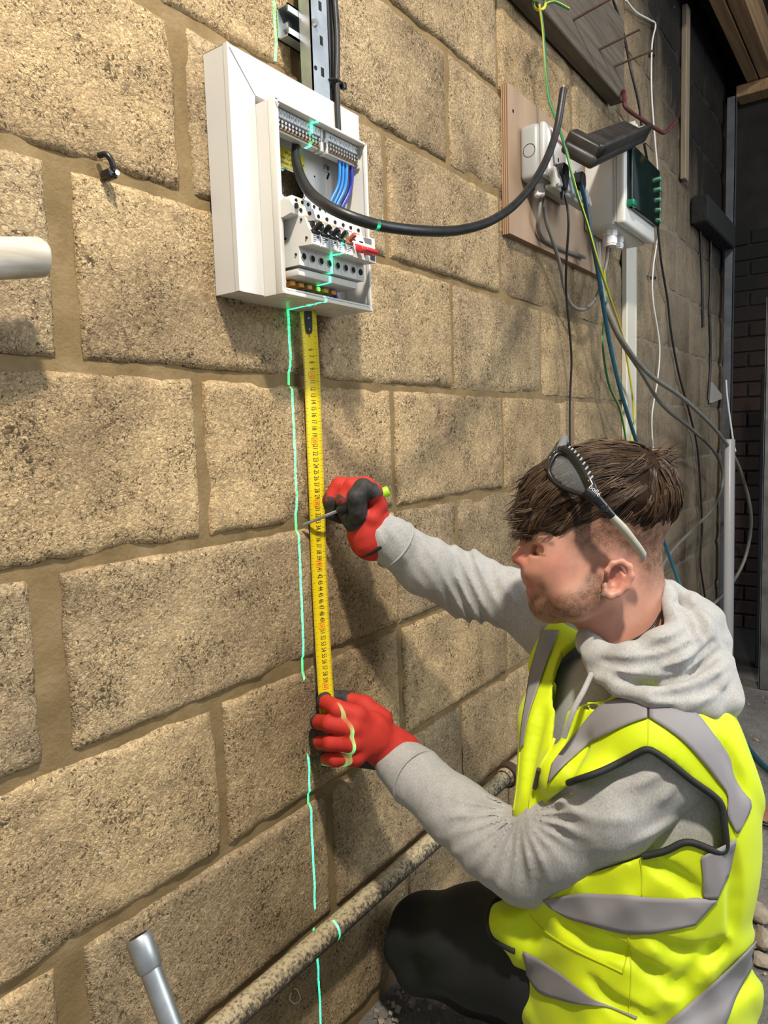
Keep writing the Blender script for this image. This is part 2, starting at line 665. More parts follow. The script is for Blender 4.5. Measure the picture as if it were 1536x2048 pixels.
# ---------------------------------------------------------------- end wall of bricks, far right
def soot_brick():
    m, nt, bs = new_mat('sooty_brick')
    bs.inputs['Roughness'].default_value = 0.95
    oi = nt.nodes.new('ShaderNodeObjectInfo')
    geo = nt.nodes.new('ShaderNodeNewGeometry')
    sep = nt.nodes.new('ShaderNodeSeparateXYZ')
    nt.links.new(geo.outputs['Position'], sep.inputs[0])
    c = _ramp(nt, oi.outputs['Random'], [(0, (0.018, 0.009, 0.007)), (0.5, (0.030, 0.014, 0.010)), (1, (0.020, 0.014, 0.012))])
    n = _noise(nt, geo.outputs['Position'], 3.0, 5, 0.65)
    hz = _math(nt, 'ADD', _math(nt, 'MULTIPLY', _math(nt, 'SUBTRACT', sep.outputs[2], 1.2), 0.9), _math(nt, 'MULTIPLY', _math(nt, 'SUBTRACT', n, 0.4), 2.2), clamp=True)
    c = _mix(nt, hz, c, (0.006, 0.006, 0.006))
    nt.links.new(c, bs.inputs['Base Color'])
    nt.links.new(_bump(nt, _noise(nt, geo.outputs['Position'], 70, 4), 0.7, 0.004), bs.inputs['Normal'])
    return m


M_SBRICK = soot_brick()
EX = 3.20
m_smort = mat('sooty_mortar', (0.017, 0.015, 0.014), 0.95, vary=0.6, vscale=9)
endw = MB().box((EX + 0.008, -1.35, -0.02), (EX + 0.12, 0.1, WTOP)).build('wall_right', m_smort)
tag(endw, 'dark soot-blackened brick end wall of the garage', kind='structure')
bmesh_cache = {}


def brick_piece(y0, y1, z0, z1):
    key = (round(y1 - y0, 3), round(z1 - z0, 3))
    if key not in bmesh_cache:
        b = MB().rbox((EX - 0.004, -key[0] / 2, -key[1] / 2), (EX + 0.04, key[0] / 2, key[1] / 2), 0.004, 1)
        o = b.build('brick', M_SBRICK, endw)
        bmesh_cache[key] = o.data
    else:
        o = bpy.data.objects.new('brick', bmesh_cache[key])
        COL.objects.link(o)
        o.parent = endw
    o.location = (rnd.uniform(-.003, .003), (y0 + y1) / 2, (z0 + z1) / 2)
    return o


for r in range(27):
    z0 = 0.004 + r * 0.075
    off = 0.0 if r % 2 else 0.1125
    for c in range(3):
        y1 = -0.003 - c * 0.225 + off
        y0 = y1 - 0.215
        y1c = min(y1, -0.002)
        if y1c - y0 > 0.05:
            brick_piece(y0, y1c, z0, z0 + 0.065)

# ---------------------------------------------------------------- floor
def floor_material():
    m, nt, bs = new_mat('dirty_concrete_floor')
    bs.inputs['Roughness'].default_value = 0.9
    geo = nt.nodes.new('ShaderNodeNewGeometry')
    P = geo.outputs['Position']
    sep = nt.nodes.new('ShaderNodeSeparateXYZ')
    nt.links.new(P, sep.inputs[0])
    n = _noise(nt, P, 3.5, 6, 0.62)
    c = _ramp(nt, n, [(0.3, (0.10, 0.092, 0.085)), (0.5, (0.17, 0.158, 0.146)), (0.68, (0.24, 0.215, 0.19)), (0.8, (0.15, 0.115, 0.085))])
    g = _noise(nt, P, 160, 4, 0.6)
    c = _mix(nt, 1.0, c, _ramp(nt, g, [(0.3, (0.6, 0.6, 0.6)), (0.7, (1.25, 1.25, 1.25))]), 'MULTIPLY')
    fl = _noise(nt, P, 42, 2, 0.5)
    c = _mix(nt, _math(nt, 'MULTIPLY', _math(nt, 'SUBTRACT', fl, 0.74), 25, clamp=True), c, (0.5, 0.47, 0.42))
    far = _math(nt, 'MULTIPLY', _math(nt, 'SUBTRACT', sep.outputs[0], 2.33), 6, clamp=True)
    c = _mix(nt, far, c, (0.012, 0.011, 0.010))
    nt.links.new(c, bs.inputs['Base Color'])
    nt.links.new(_bump(nt, _math(nt, 'ADD', g, _noise(nt, P, 30, 4)), 0.6, 0.004), bs.inputs['Normal'])
    return m


mb = MB()
nx, ny = 120, 90
Gx, Gy = np.meshgrid(np.linspace(WX0, EX, nx), np.linspace(-3.4, 0.05, ny), indexing='ij')
P = np.stack([Gx, Gy, np.zeros_like(Gx)], -1)
P[..., 2] = -0.004 + 0.003 * vnoise(P, 8, 1)
mb.add([tuple(p) for p in P.reshape(-1, 3)], [(i * ny + j, (i + 1) * ny + j, (i + 1) * ny + j + 1, i * ny + j + 1) for i in range(nx - 1) for j in range(ny - 1)])
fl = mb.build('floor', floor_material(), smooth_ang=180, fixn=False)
tag(fl, 'dusty grey concrete floor strewn with rubble', kind='structure')

# ---------------------------------------------------------------- roof timbers, top right
M_TIMBER = mat('roof_timber', (0.36, 0.22, 0.11), 0.75, vary=0.45, vscale=7, bump=0.4, bscale=40, bdist=0.002, stretch=(0.35, 9, 9))
M_TIMBER_OLD = mat('old_timber', (0.135, 0.108, 0.080), 0.85, vary=0.5, vscale=9, bump=0.6, bscale=60, bdist=0.003, stretch=(0.5, 8, 8))
for nm, y0, y1, lab in (('roof_joist', -0.150, -0.100, 'pale planed timber roof joist nearest the block wall'),
                        ('roof_joist', -0.215, -0.155, 'pale planed timber roof joist further out from the block wall')):
    o = MB().rbox((1.2, y0, 1.757 + ZO), (3.19, y1, 1.93 + ZO), 0.003, 1).build(nm, M_TIMBER)
    tag(o, lab, 'joist', 'roof joists')
o = MB().rbox((3.08, -0.85, 1.700 + ZO), (3.19, -0.055, 1.752 + ZO), 0.003, 1).build('wall_plate_timber', M_TIMBER)
tag(o, 'short cross timber carrying the ends of the roof joists', 'timber')
ceil = MB().box((1.0, -0.9, 1.94 + ZO), (EX + .1, 0.1, 1.98 + ZO)).build('ceiling', mat('dark_boards', (0.03, 0.026, 0.022), 0.9, vary=0.4))  # partial ceiling, added to keep the world light off the far end
tag(ceil, 'dark partial ceiling added to shade the far end', kind='structure')

# ================================================================== consumer unit and its trunking
def zz(z):
    return z + ZO


M_WHITE = mat('white_powder_coat', (0.66, 0.63, 0.57), 0.38, vary=0.05, vscale=5)
M_TRUNK = mat('white_pvc', (0.64, 0.63, 0.60), 0.30, vary=0.04, vscale=6)
M_MCB = mat('breaker_plastic', (0.56, 0.55, 0.52), 0.4, vary=0.05)
M_MCBW = mat('breaker_white', (0.66, 0.65, 0.61), 0.4)
M_BLK = mat('black_plastic', (0.012, 0.012, 0.013), 0.35)
M_HOLE = mat('dark_hole', (0.006, 0.006, 0.006), 0.9)
M_STEEL = mat('zinc_steel', (0.62, 0.63, 0.64), 0.28, metal=1.0, vary=0.25, vscale=60)
M_BRASS = mat('brass', (0.36, 0.22, 0.09), 0.35, metal=0.9)
M_GALV = mat('galvanised_steel', (0.50, 0.53, 0.55), 0.42, metal=0.85, vary=0.3, vscale=30)
M_RED = mat('red_plastic', (0.62, 0.03, 0.045), 0.35)
M_ORANGE = mat('orange_plastic', (0.80, 0.36, 0.06), 0.4)
M_YEL = mat('yellow_sticker', (0.80, 0.62, 0.02), 0.45)
M_PRINT = mat('black_print', (0.02, 0.02, 0.022), 0.6)
M_REDP = mat('red_print', (0.75, 0.09, 0.02), 0.6)
M_BLUE1 = mat('light_blue_insulation', (0.02, 0.20, 0.62), 0.35)
M_BLUE2 = mat('dark_blue_insulation', (0.008, 0.02, 0.26), 0.35)
M_LABEL = mat('label_strip', (0.70, 0.73, 0.73), 0.5)

# trunking: left upright and top run, mitred
TX0, TX1, TXR, TZ0, TZ1, TZI, TY = -0.190, -0.144, 0.084, zz(0.331), zz(0.640), zz(0.592), -0.047
tr = thing('cable_trunking', (TX0, 0, TZ0), 'white square cable trunking mitred around the open fuse box', 'trunking')


def mitre_profile(poly_front, y0, y1):
    m = MB()
    n = len(poly_front)
    V = [(p[0], y0, p[1]) for p in poly_front] + [(p[0], y1, p[1]) for p in poly_front]
    m.add(V, [tuple(range(n)), tuple(range(n, 2 * n))[::-1]] + [(i, (i + 1) % n, n + (i + 1) % n, n + i) for i in range(n)])
    return m


g = 0.0006
MB().add([(TX0 - .0004, TY - .0004, TZ1 - .0012), (TX0 + .0012, TY - .0004, TZ1), (TX1 + .0004, TY - .0004, TZI + .0006), (TX1 - .0006, TY - .0004, TZI - .0004),
          (TX0 - .0004, TY + .004, TZ1 - .0012), (TX0 + .0012, TY + .004, TZ1), (TX1 + .0004, TY + .004, TZI + .0006), (TX1 - .0006, TY + .004, TZI - .0004)],
         [(0, 1, 2, 3), (4, 5, 6, 7), (0, 1, 5, 4), (1, 2, 6, 5), (2, 3, 7, 6), (3, 0, 4, 7)]).build('mitre_joint', mat('joint_grey', (.22, .21, .20), .8), tr)
mitre_profile([(TX0, TZ0), (TX1, TZ0), (TX1, TZI - g), (TX0, TZ1 - g * 2)], -0.002, TY).build('upright_run', M_TRUNK, tr)
mitre_profile([(TX0, TZ1), (TX1, TZI), (TXR, TZI), (TXR, TZ1)], -0.002, TY).build('top_run', M_TRUNK, tr)
# clip-on lid lips: slightly proud strips along the front edges
m = MB()
m.box((TX0 - 0.0008, TY - 0.0012, TZ0), (TX0 + 0.003, TY + 0.006, TZ1))
m.build('lid', M_TRUNK, tr)
m = MB()
m.box((TX0 - 0.0006, TY + 0.0065, TZ0), (TX0 + 0.001, TY + 0.0072, TZ1 - .004))
m.build('lid_seam', mat('seam_grey', (0.52, 0.50, 0.46), 0.7), tr)

CX0, CX1, CZ0, CZ1, CY = -0.1435, 0.056, zz(0.330), zz(0.580), -0.080
cu = thing('consumer_unit', (CX0, 0, CZ0), 'white metal fuse box with its cover off and breakers exposed', 'fuse box')
BY = -0.030                                    # back plate
# --- back plate with two oval knockouts and a side knockout (wall shows through)
m = MB()
nx, nz = 100, 124
xs = np.linspace(CX0 + .001, CX1 - .001, nx)
zs = np.linspace(CZ0 + .001, CZ1 - .001, nz)


def oval(x, z, cx, cz, hx, hz, r):
    dx = max(abs(x - cx) - hx + r, 0)
    dz = max(abs(z - cz) - hz + r, 0)
    return math.hypot(dx, dz) < r


K1 = W(583, 371, BY)
K2 = W(708, 410, BY)
idx = {}
for i, x in enumerate(xs):
    for j, z in enumerate(zs):
        idx[i, j] = len(m.v)
        m.v.append((x, BY, z))
for i in range(nx - 1):
    for j in range(nz - 1):
        x = (xs[i] + xs[i + 1]) / 2
        z = (zs[j] + zs[j + 1]) / 2
        if oval(x, z, K1[0], K1[2], 0.027, 0.019, 0.016) or oval(x, z, K2[0] - .004, K2[2], 0.009, 0.012, 0.009):
            continue
        m.f.append((idx[i, j], idx[i + 1, j], idx[i + 1, j + 1], idx[i, j + 1]))
        m.m.append(0)
m.build('back_plate', M_WHITE, cu, fixn=False)
# --- four sides with a returned lip
t = 0.0016
m = MB()
m.box((CX0, CY, CZ0), (CX0 + t, 0, CZ1))
m.box((CX1 - t, CY, CZ0), (CX1, 0, CZ1))
m.box((CX0 + t, CY, CZ1 - t), (CX1 - t, 0, CZ1))
m.box((CX0 + t, CY, CZ0), (CX1 - t, 0, CZ0 + t))
m.build('side_panel', M_WHITE, cu)
m = MB()
lip = 0.007
m.rbox((CX0 - .0015, CY - .002, CZ0 - .001), (CX0 + lip, CY + .010, CZ1 + .001), .0015)
m.rbox((CX1 - .004, CY - .002, CZ0 - .001), (CX1 + .001, CY + .004, CZ1 + .001), .0012)
m.rbox((CX0, CY - .002, CZ1 - .003), (CX1, CY + .004, CZ1 + .001), .0012)
m.rbox((CX0, CY - .004, CZ0 - .001), (CX1, CY + .003, CZ0 + .0045), .0012)
m.rbox((CX0, CY - .001, CZ0 + .0055), (CX1, CY + .003, CZ0 + .0085), .001)
m.build('front_frame', M_WHITE, cu, smooth_ang=40)
# knockout dimples on the underside
for cx in (-.115, -0.06, 0.0, .038):
    o = MB()
    o.tube([(cx + .011 * math.cos(a), -.052 + .011 * math.sin(a), CZ0 - .0005) for a in np.linspace(0, 2 * math.pi, 25)[:-1]], .0007, 6, closed=True)
    o.build('knockout', M_WHITE, cu)
# corner boss top left
MB().prism([(CX0 + .0005, CZ1 - .006), (CX0 + .0075, CZ1 - .006), (CX0 + .004, CZ1 - .0125)], 1, CY - .003, CY).build('corner_fixing', mat('boss_grey', (.42, .41, .38), .5), cu)

# --- neutral and earth bars with numbered strips
def terminal_bar(x0, x1, n, nums, z, y):
    rail = MB()
    rail.box((x0, y + .004, z - .027), (x1, y + .016, z + .001))
    rail.rbox((x0 - .002, y - .001, z - .030), (x0 + .003, y + .014, z + .002), .001)
    rail.rbox((x1 - .001, y - .001, z - .030), (x1 + .005, y + .014, z + .002), .001)
    r = rail.build('terminal_bar_holder', M_MCB, cu, smooth_ang=40)
    MB().rbox((x0 + .002, y - .0005, z - .010), (x1 - .001, y + .003, z + .001), .0005).build('number_strip', M_LABEL, r)
    br = MB()
    br.box((x0 + .003, y + .0015, z - .024), (x1 - .001, y + .0125, z - .013))
    br.build('brass_bar', M_BRASS, r)
    s = MB()
    p = MB()
    st = (x1 - x0 - .006) / n
    for i in range(n):
        cx = x0 + .004 + st * (i + .5)
        for dz in (-.0152, -.0205):
            s.tube([(cx, y + .002, z + dz), (cx, y - .0022, z + dz - .0006)], [.0023, .0020], 8)
        text_mesh(nums[i % len(nums)], .0062, frame((cx, y - .0007, z - .0050), (1, 0, 0), (0, 0, 1)), p)
        p.box((cx + st / 2 - .0001, y - .0008, z - .0095), (cx + st / 2 + .0001, y - .0005, z + .0005))
    s.build('terminal_screws', M_STEEL, r, smooth_ang=40)
    p.build('number_print', M_PRINT, r, fixn=False)
    h = MB()
    for i in range(n):
        cx = x0 + .004 + st * (i + .5)
        h.cyl((cx, y + .0075, z - .0238), (cx, y + .0075, z - .0243), .0019, 8)
    h.build('terminal_holes', M_HOLE, r)


terminal_bar(-0.132, -0.036, 13, ['E', 'E', 'X', '10', '9', '8', '7', '6', '5', '4', '3', '2', '1'], zz(.576), -.068)
terminal_bar(-0.0235, 0.0515, 11, ['10', '9', '8', '7', '6', '5', '4', '3', '2', '1', 'N'], zz(.576), -.068)
MB().cyl((-.030, -.069, zz(.562)), (-.030, -.073, zz(.562)), .003, 10).build('bar_screw', M_STEEL, cu)

# --- back plate furniture
S0, S1 = W(551, 303, BY), W(609, 343, BY)
stz = (S0[2] + S1[2]) / 2 + .002
st = MB().box((S0[0], BY - .0008, stz - .013), (S1[0], BY - .0002, stz + .013)).build('warning_sticker', M_YEL, cu)
p = MB()
for i, tx in enumerate(('Warning', 'Loose Connections', 'please check all')):
    text_mesh(tx, .0072, frame(((S0[0] + S1[0]) / 2, BY - .001, stz + .007 - i * .0070), (1, 0, 0), (0, 0, 1)), p)
for (dx, dz) in ((.005, .008), (.005, -.007), (-.006, -.006)):
    c = (S0[0] + dx if dx > 0 else S1[0] + dx, stz + dz)
    for q in range(3):
        a0, a1 = math.pi / 2 + q * 2.0944, math.pi / 2 + (q + 1) * 2.0944
        p.tube([(c[0] + .004 * math.cos(a0), BY - .001, c[1] + .004 * math.sin(a0)), (c[0] + .004 * math.cos(a1), BY - .001, c[1] + .004 * math.sin(a1))], .0004, 4)
    p.box((c[0] - .0003, BY - .0011, c[1] - .001), (c[0] + .0003, BY - .0009, c[1] + .002))
p.build('sticker_print', M_PRINT, st, fixn=False)
for (px, py) in ((652, 338), (591, 577)):
    c = W(px, py, BY)
    k = MB().tube([(c[0], BY, c[2]), (c[0], BY - .0035, c[2])], [.0062, .0048], 16).build('fixing_screw', M_GALV, cu, smooth_ang=40)
    MB().rbox((c[0] - .0008, BY - .0045, c[2] - .003), (c[0] + .0008, BY - .0033, c[2] + .003), .0003).build('screw_slot', M_HOLE, k)
c = W(656, 351, BY)
MB().rbox((c[0] - .0018, BY - .0008, c[2] - .007), (c[0] + .0018, BY + .001, c[2] + .005), .0008, rot=Matrix.Rotation(.5, 3, 'Y')).build('keyhole_slot', M_HOLE, cu)
c = W(629, 353, BY)
MB().cyl((c[0], BY - .0006, c[2]), (c[0], BY + .001, c[2]), .0014, 10).build('pilot_hole', M_HOLE, cu)
# graduated ring printed round the big knockout
p = MB()
for a in np.linspace(0.7, 5.2, 46):
    ux, uz = math.cos(a + 1.2), math.sin(a + 1.2)
    r0 = 0.024 + .006 * abs(ux)
    p.box((K1[0] + ux * r0 - .0003, BY - .0006, K1[2] + uz * r0 * .85 - .0012), (K1[0] + ux * r0 + .0003, BY - .0003, K1[2] + uz * r0 * .85 + .0012))
p.build('knockout_scale', M_PRINT, cu)

def zq(z):
    return ZO + (z if z < .392 else .392 + (z - .392) * .80)


# --- breaker row on its rail
RX0 = -0.127
MB().box((-.138, -.052, zq(.398)), (.050, -.046, zq(.433))).build('din_rail', M_GALV, cu)


def mcb_profile(xa, xb, mi=0):
    """side view (y,z) of a modular device, extruded along x"""
    pr = [(-.053, zq(.367)), (-.098, zq(.367)), (-.098, zq(.391)), (-.121, zq(.3895)), (-.121, zq(.4085)),
          (-.116, zq(.418)), (-.110, zq(.436)), (-.098, zq(.440)), (-.094, zq(.462)), (-.053, zq(.464))]
    m = MB()
    m.prism([(a, b) for a, b in pr], 0, xa, xb, mi)
    return m


breakers = [('black', 18), ('black', 18), ('black', 18), ('black', 18), ('brown', 18), ('main', 36), ('end', 18)]
x = RX0
for kind, w in breakers:
    w = w / 1000
    xa, xb = x + .0002, x + w - .0003
    nm = {'main': 'main_switch', 'end': 'end_module'}.get(kind, 'circuit_breaker')
    br = mcb_profile(xa, xb).build(nm, M_MCBW if kind != 'end' else M_MCB, cu)
    cx = (xa + xb) / 2
    cells = [cx] if kind != 'main' else [xa + .009, xb - .009]
    for c in cells:
        # lower and upper terminal screws
        for (y, z, r) in ((-.0985, .379, .0044), (-.0968, .4515, .0026)):
            hh = MB().cyl((c, y + .0006, zq(z)), (c, y - .0008, zq(z)), r, 14)
            hh.build('terminal_hole', M_HOLE, br)
        if kind != 'end':
            MB().tube([(c + .0048 * math.cos(a), -.0990, zq(.379) + .0048 * math.sin(a)) for a in np.linspace(0, 6.2832, 19)[:-1]], .0006, 5, closed=True).build('terminal_rim', M_MCB, br)
    if kind in ('black', 'brown'):
        # rating label
        lb = MB().box((xa + .001, -.1217, zq(.3905)), (xb - .001, -.1205, zq(.4065))).build('rating_label', M_LABEL, br)
        p = MB()
        p.box((cx + .001, -.1222, zq(.402)), (cx + .006, -.1214, zq(.4042)))
        for q in range(4):
            p.box((xa + .003, -.1220, zq(.4035 - q * .003)), (xa + .003 + (.006, .009, .008, .004)[q], -.1214, zq(.4042 - q * .003)))
        p.build('rating_print', M_PRINT, lb)
        # toggle in its slot
        tm = M_BLK if kind == 'black' else mat('terracotta_plastic', (.36, .12, .07), .45)
        tg = MB()
        tg.rbox((xa + .001, -.1235, zq(.407)), (xb - .001, -.116, zq(.4135)), .0015)
        tg.rbox((cx - .0035, -.1335, zq(.412)), (cx + .0035, -.112, zq(.4195)), .0018, rot=Matrix.Rotation(-.55, 3, 'X'))
        tg.rbox((cx - .0025, -.1200, zq(.416)), (cx + .0025, -.112, zq(.430)), .0018)
        tg.build('toggle', tm, br, smooth_ang=40)
        MB().box((xa + .004, -.1135, zq(.4295)), (xb - .004, -.1085, zq(.4355))).build('test_window', mat('clear_grey', (.42, .43, .42), .2), br)
        MB().box((xa + .003, -.1095, zq(.4362)), (xb - .003, -.1015, zq(.4385))).build('amber_flag', mat('amber', (.72, .36, .05), .4) if kind == 'black' else M_RED, br)
    elif kind == 'main':
        for c in cells:
            MB().box((c - .004, -.1155, zq(.4205)), (c + .004, -.1125, zq(.423))).build('slot', M_HOLE, br)
            MB().box((c - .0065, -.1075, zq(.4365)), (c + .0065, -.1015, zq(.4390))).build('red_label', M_RED, br)
        tg = MB()
        for c in cells:
            tg.rbox((c - .004, -.134, zq(.398)), (c + .004, -.114, zq(.411)), .003, rot=Matrix.Rotation(.4, 3, 'X'))
        tg.rbox((cells[0] - .0045, -.143, zq(.3945)), (cells[1] + .0055, -.131, zq(.4035)), .003)
        tg.build('red_switch_lever', M_RED, br, smooth_ang=50)
    else:
        MB().box((xa + .001, -.1145, zq(.4225)), (xb - .001, -.1105, zq(.433))).build('grey_window', mat('slate', (.16, .17, .18), .3), br)
        MB().box((xa + .001, -.1218, zq(.402)), (xb - .001, -.1200, zq(.4075))).build('red_stripe', M_RED, br)
        p = MB()
        for q in range(4):
            p.box((xa + .003, -.1222, zq(.3995 - q * .0022)), (xb - .003, -.1212, zq(.4004 - q * .0022)))
        p.build('rating_print', M_PRINT, br)
    x += w
# rivets on the side of the first breaker, top end stop, white flag, busbar cover
ch = MB()
for (y, z) in ((-.062, .43), (-.075, .408), (-.105, .432), (-.113, .401), (-.093, .381), (-.058, .374)):
    ch.cyl((RX0 + .0003, y, zq(z)), (RX0 - .0012, y, zq(z)), .0018, 8)
ch.build('side_rivets', M_PRINT, cu)['kind'] = 'stuff'
es = MB()
es.prism([(-.048, zq(.437)), (-.086, zq(.437)), (-.1005, zq(.4405)), (-.1035, zq(.4525)), (-.098, zq(.462)), (-.083, zq(.465)), (-.048, zq(.465))], 0, -.1415, -.1275)
e1 = es.build('end_stop', M_MCBW, cu)
MB().cyl((-.134, -.1025, zq(.4525)), (-.134, -.1045, zq(.4525)), .0036, 14).build('end_stop_screw', M_HOLE, e1)
MB().rbox((.0185, -.108, zq(.412)), (.034, -.105, zq(.440)), .001).build('white_flag', M_MCBW, cu)
tb = MB()
tb.rbox((RX0, -.090, zq(.4595)), (RX0 + .100, -.066, zq(.4760)), .0015)
t1 = tb.build('top_terminal_block', M_MCBW, cu, smooth_ang=40)
for i in range(8):
    c = RX0 + .0075 + i * .0122
    MB().cyl((c, -.0895, zq(.4690)), (c, -.0910, zq(.4690)), .0024, 10).build('terminal_hole', M_HOLE, t1)
bc = MB()
bc.rbox((RX0 + .002, -.094, zz(.3545)), (RX0 + .132, -.050, zz(.3640)), .001)
bc.build('busbar_cover', M_WHITE, cu, smooth_ang=40)
for i in range(7):
    c = RX0 - .006 + i * .0178
    MB().rbox((c, -.070, zz(.3465)), (c + .010, -.050, zz(.3525)), .001).build('busbar_tip', M_ORANGE, cu)

# --- blue neutrals
def wire(name, pts, r, m, parent=None, n=8, k=8, label=None):
    o = MB().tube(spline(pts, k), r, n).build(name, m, parent, smooth_ang=60)
    return o


zb = zz(.551)
for i, (xt, xb_, col, r) in enumerate(((.014, -.006, M_BLUE1, .0022), (.022, .004, M_BLUE1, .0022), (.030, .010, M_BLUE1, .0028), (.043, .023, M_BLUE2, .0034))):
    wire('neutral_wire', [(xt, -.060, zb), (xt, -.061, zb - .015), (xt - .003, -.058, zb - .04), (xb_, -.050, zb - .075), (xb_ - .006, -.044, zb - .115), (xb_ - .008, -.042, zz(.36))], r, col, cu)
m_b3 = mat('mid_blue_insulation', (.012, .10, .28), .35)
wire('neutral_wire', [(-.082, -.056, zz(.352)), (-.081, -.055, zz(.344)), (-.070, -.054, zz(.3385)), (-.040, -.052, zz(.337)), (-.012, -.05, zz(.341)), (-.002, -.048, zz(.353))], .0023, m_b3, cu)
wire('neutral_wire', [(-.074, -.060, zz(.352)), (-.072, -.060, zz(.346)), (-.058, -.058, zz(.3395)), (-.030, -.056, zz(.3385)), (-.008, -.052, zz(.345)), (.002, -.05, zz(.356))], .0023, m_b3, cu)
wire('meter_tail_blue', [(.004, -.046, zz(.358)), (.004, -.050, zz(.345)), (.000, -.052, zz(.338)), (-.010, -.050, zz(.337))], .0058, M_BLUE2, cu, n=12)
MB().cyl((-.060, BY - .001, zz(.343)), (-.060, BY + .004, zz(.343)), .005, 12).build('fixing_hole', M_HOLE, cu)

# ================================================================== black armoured cable looping out of the unit
M_CABLE = mat('black_cable', (0.016, 0.0155, 0.016), 0.42, vary=0.5, vscale=35, bump=0.25, bscale=90)
pts = [W(596, 268, -.040), W(592, 295, -.050), W(593, 325, -.062), W(602, 355, -.080), W(622, 387, -.105), W(660, 415, -.140), W(710, 437, -.170), W(770, 453, -.190), W(850, 462, -.205), W(920, 460, -.200), W(985, 440, -.190),
       W(1040, 399, -.175), W(1085, 335, -.165), W(1112, 265, -.165), W(1127, 178, -.17)]
P = spline(pts, 8)
cb = thing('armoured_cable', pts[0], 'thick black cable looping out of the open fuse box to a cut end', 'cable')
MB().tube(P, [0.0058 + 0.0018 * min(1, i / 30) for i in range(len(P))], 14).build('cable_sheath', M_CABLE, cb, smooth_ang=60)
e = Vector(P[-1])
d = (Vector(P[-1]) - Vector(P[-2])).normalized()
for i in range(4):
    off = Vector((math.cos(i * 1.6), 0, math.sin(i * 1.6))) * .003
    MB().cyl(e + off - d * .004, e + off + d * (.003 + .001 * i), .0017, 8).build('copper_core', mat('copper', (.55, .30, .14), .35, metal=.8), cb)

# ================================================================== galvanised channel and cables above the unit
gc = thing('strut_channel', (0.0, 0, zz(.64)), 'galvanised steel channel with black cables running up the wall', 'channel')
m = MB()
x0, x1, z0, z1 = -.022, .018, zz(.585), zz(.98)
y0, y1 = -.024, -.046
m.box((x0, y1, z0), (x0 + .002, y0, z1))
m.box((x1 - .002, y1, z0), (x1, y0, z1))
m.box((x0, y1, z0), (x1, y1 + .002, z1))
m.build('channel_section', M_GALV, gc)
for z in (.668, .712, .760, .81):
    s = MB().rbox((x0 + .019, y1 - .0006, zz(z)), (x0 + .026, y1 + .001, zz(z) + .013), .003).build('slot', M_HOLE, gc)
b = W(625, 48, -.043)
MB().tube([(b[0], -.046, b[2]), (b[0], -.051, b[2])], [.006, .0045], 12).build('bolt_head', M_STEEL, gc, smooth_ang=40)
h = W(628, 137, -.043)
MB().cyl((h[0], -.0455, h[2]), (h[0], -.0468, h[2]), .0032, 10).build('bolt_hole', M_HOLE, gc)
# short strut bracket behind it
br = thing('strut_bracket', (-.05, 0, zz(.71)), 'short open strut bracket bolted to the wall behind the channel', 'bracket')
m = MB()
bx0, bx1, bz0, bz1 = -.0445, .035, zz(.716), zz(.760)
m.box((bx0, -.004, bz0), (bx1, -.0015, bz1))
m.box((bx0, -.0235, bz0), (bx1, -.0015, bz0 + .0025))
m.box((bx0, -.0235, bz1 - .0025), (bx1, -.0015, bz1))
m.box((bx0, -.0235, bz0), (bx1, -.021, bz0 + .011))
m.box((bx0, -.0235, bz1 - .011), (bx1, -.021, bz1))
m.build('strut_section', M_GALV, br)
MB().cyl((-.030, -.004, zz(.738)), (-.030, -.012, zz(.738)), .007, 6).build('anchor_bolt', M_STEEL, br)
for i, (dx, yy) in enumerate(((.0235, -.040), (.0325, -.042), (.028, -.0505))):
    o = MB().tube(spline([(dx, yy, zz(.56)), (dx - .001, yy, zz(.66)), (dx + .002 * (i - 1), yy - .002, zz(.74)), (dx - .001 * i, yy, zz(.85)), (dx, yy, zz(1.0))], 6), .0046, 10).build('riser_cable', M_CABLE, smooth_ang=60)
    tag(o, ('black riser cable lying against the galvanised channel above the fuse box', 'rightmost of the black riser cables above the fuse box', 'foremost of the black riser cables above the fuse box')[i], 'cable', 'riser cables')
zt = W(655, 153, -.05)[2]
o = MB()
o.tube([(.0275 + .0125 * math.cos(a), -.045 + .0105 * math.sin(a), zt) for a in np.linspace(0, 6.2832, 22)[:-1]], .0018, 6, closed=True)
o.rbox((.039, -.055, zt - .006), (.047, -.047, zt + .004), .001)
o = o.build('cable_tie', M_BLK, smooth_ang=50)
tag(o, 'black cable tie around the riser cables above the fuse box', 'cable tie')

# ================================================================== tape measure
M_TAPE = mat('tape_yellow', (0.86, 0.63, 0.008), 0.33, vary=0.06, vscale=14)
tp = thing('tape_measure', (-.01, -.03, zz(.335)), 'yellow steel tape measure blade hooked under the fuse box', 'tape measure')
# centre line of the blade: distance along the blade in m -> point
tcen = [W(616, 622, -.024), W(624, 750, -.016), W(629, 882, -.014), W(634, 1006, -.013), W(638, 1128, -.013), W(644, 1252, -.016), W(651, 1372, -.024), W(656, 1440, -.034)]
C = spline(tcen, 24)
cum = [0]
for a, b2 in zip(C[:-1], C[1:]):
    cum.append(cum[-1] + (b2 - a).length)
# scale so that mark 60 falls at knot 6
L60 = cum[24 * 6]
marks = np.array([0, 10, 20, 30, 40, 50, 60, 65.5])
knots = np.array([cum[min(24 * i, len(cum) - 1)] for i in range(8)])


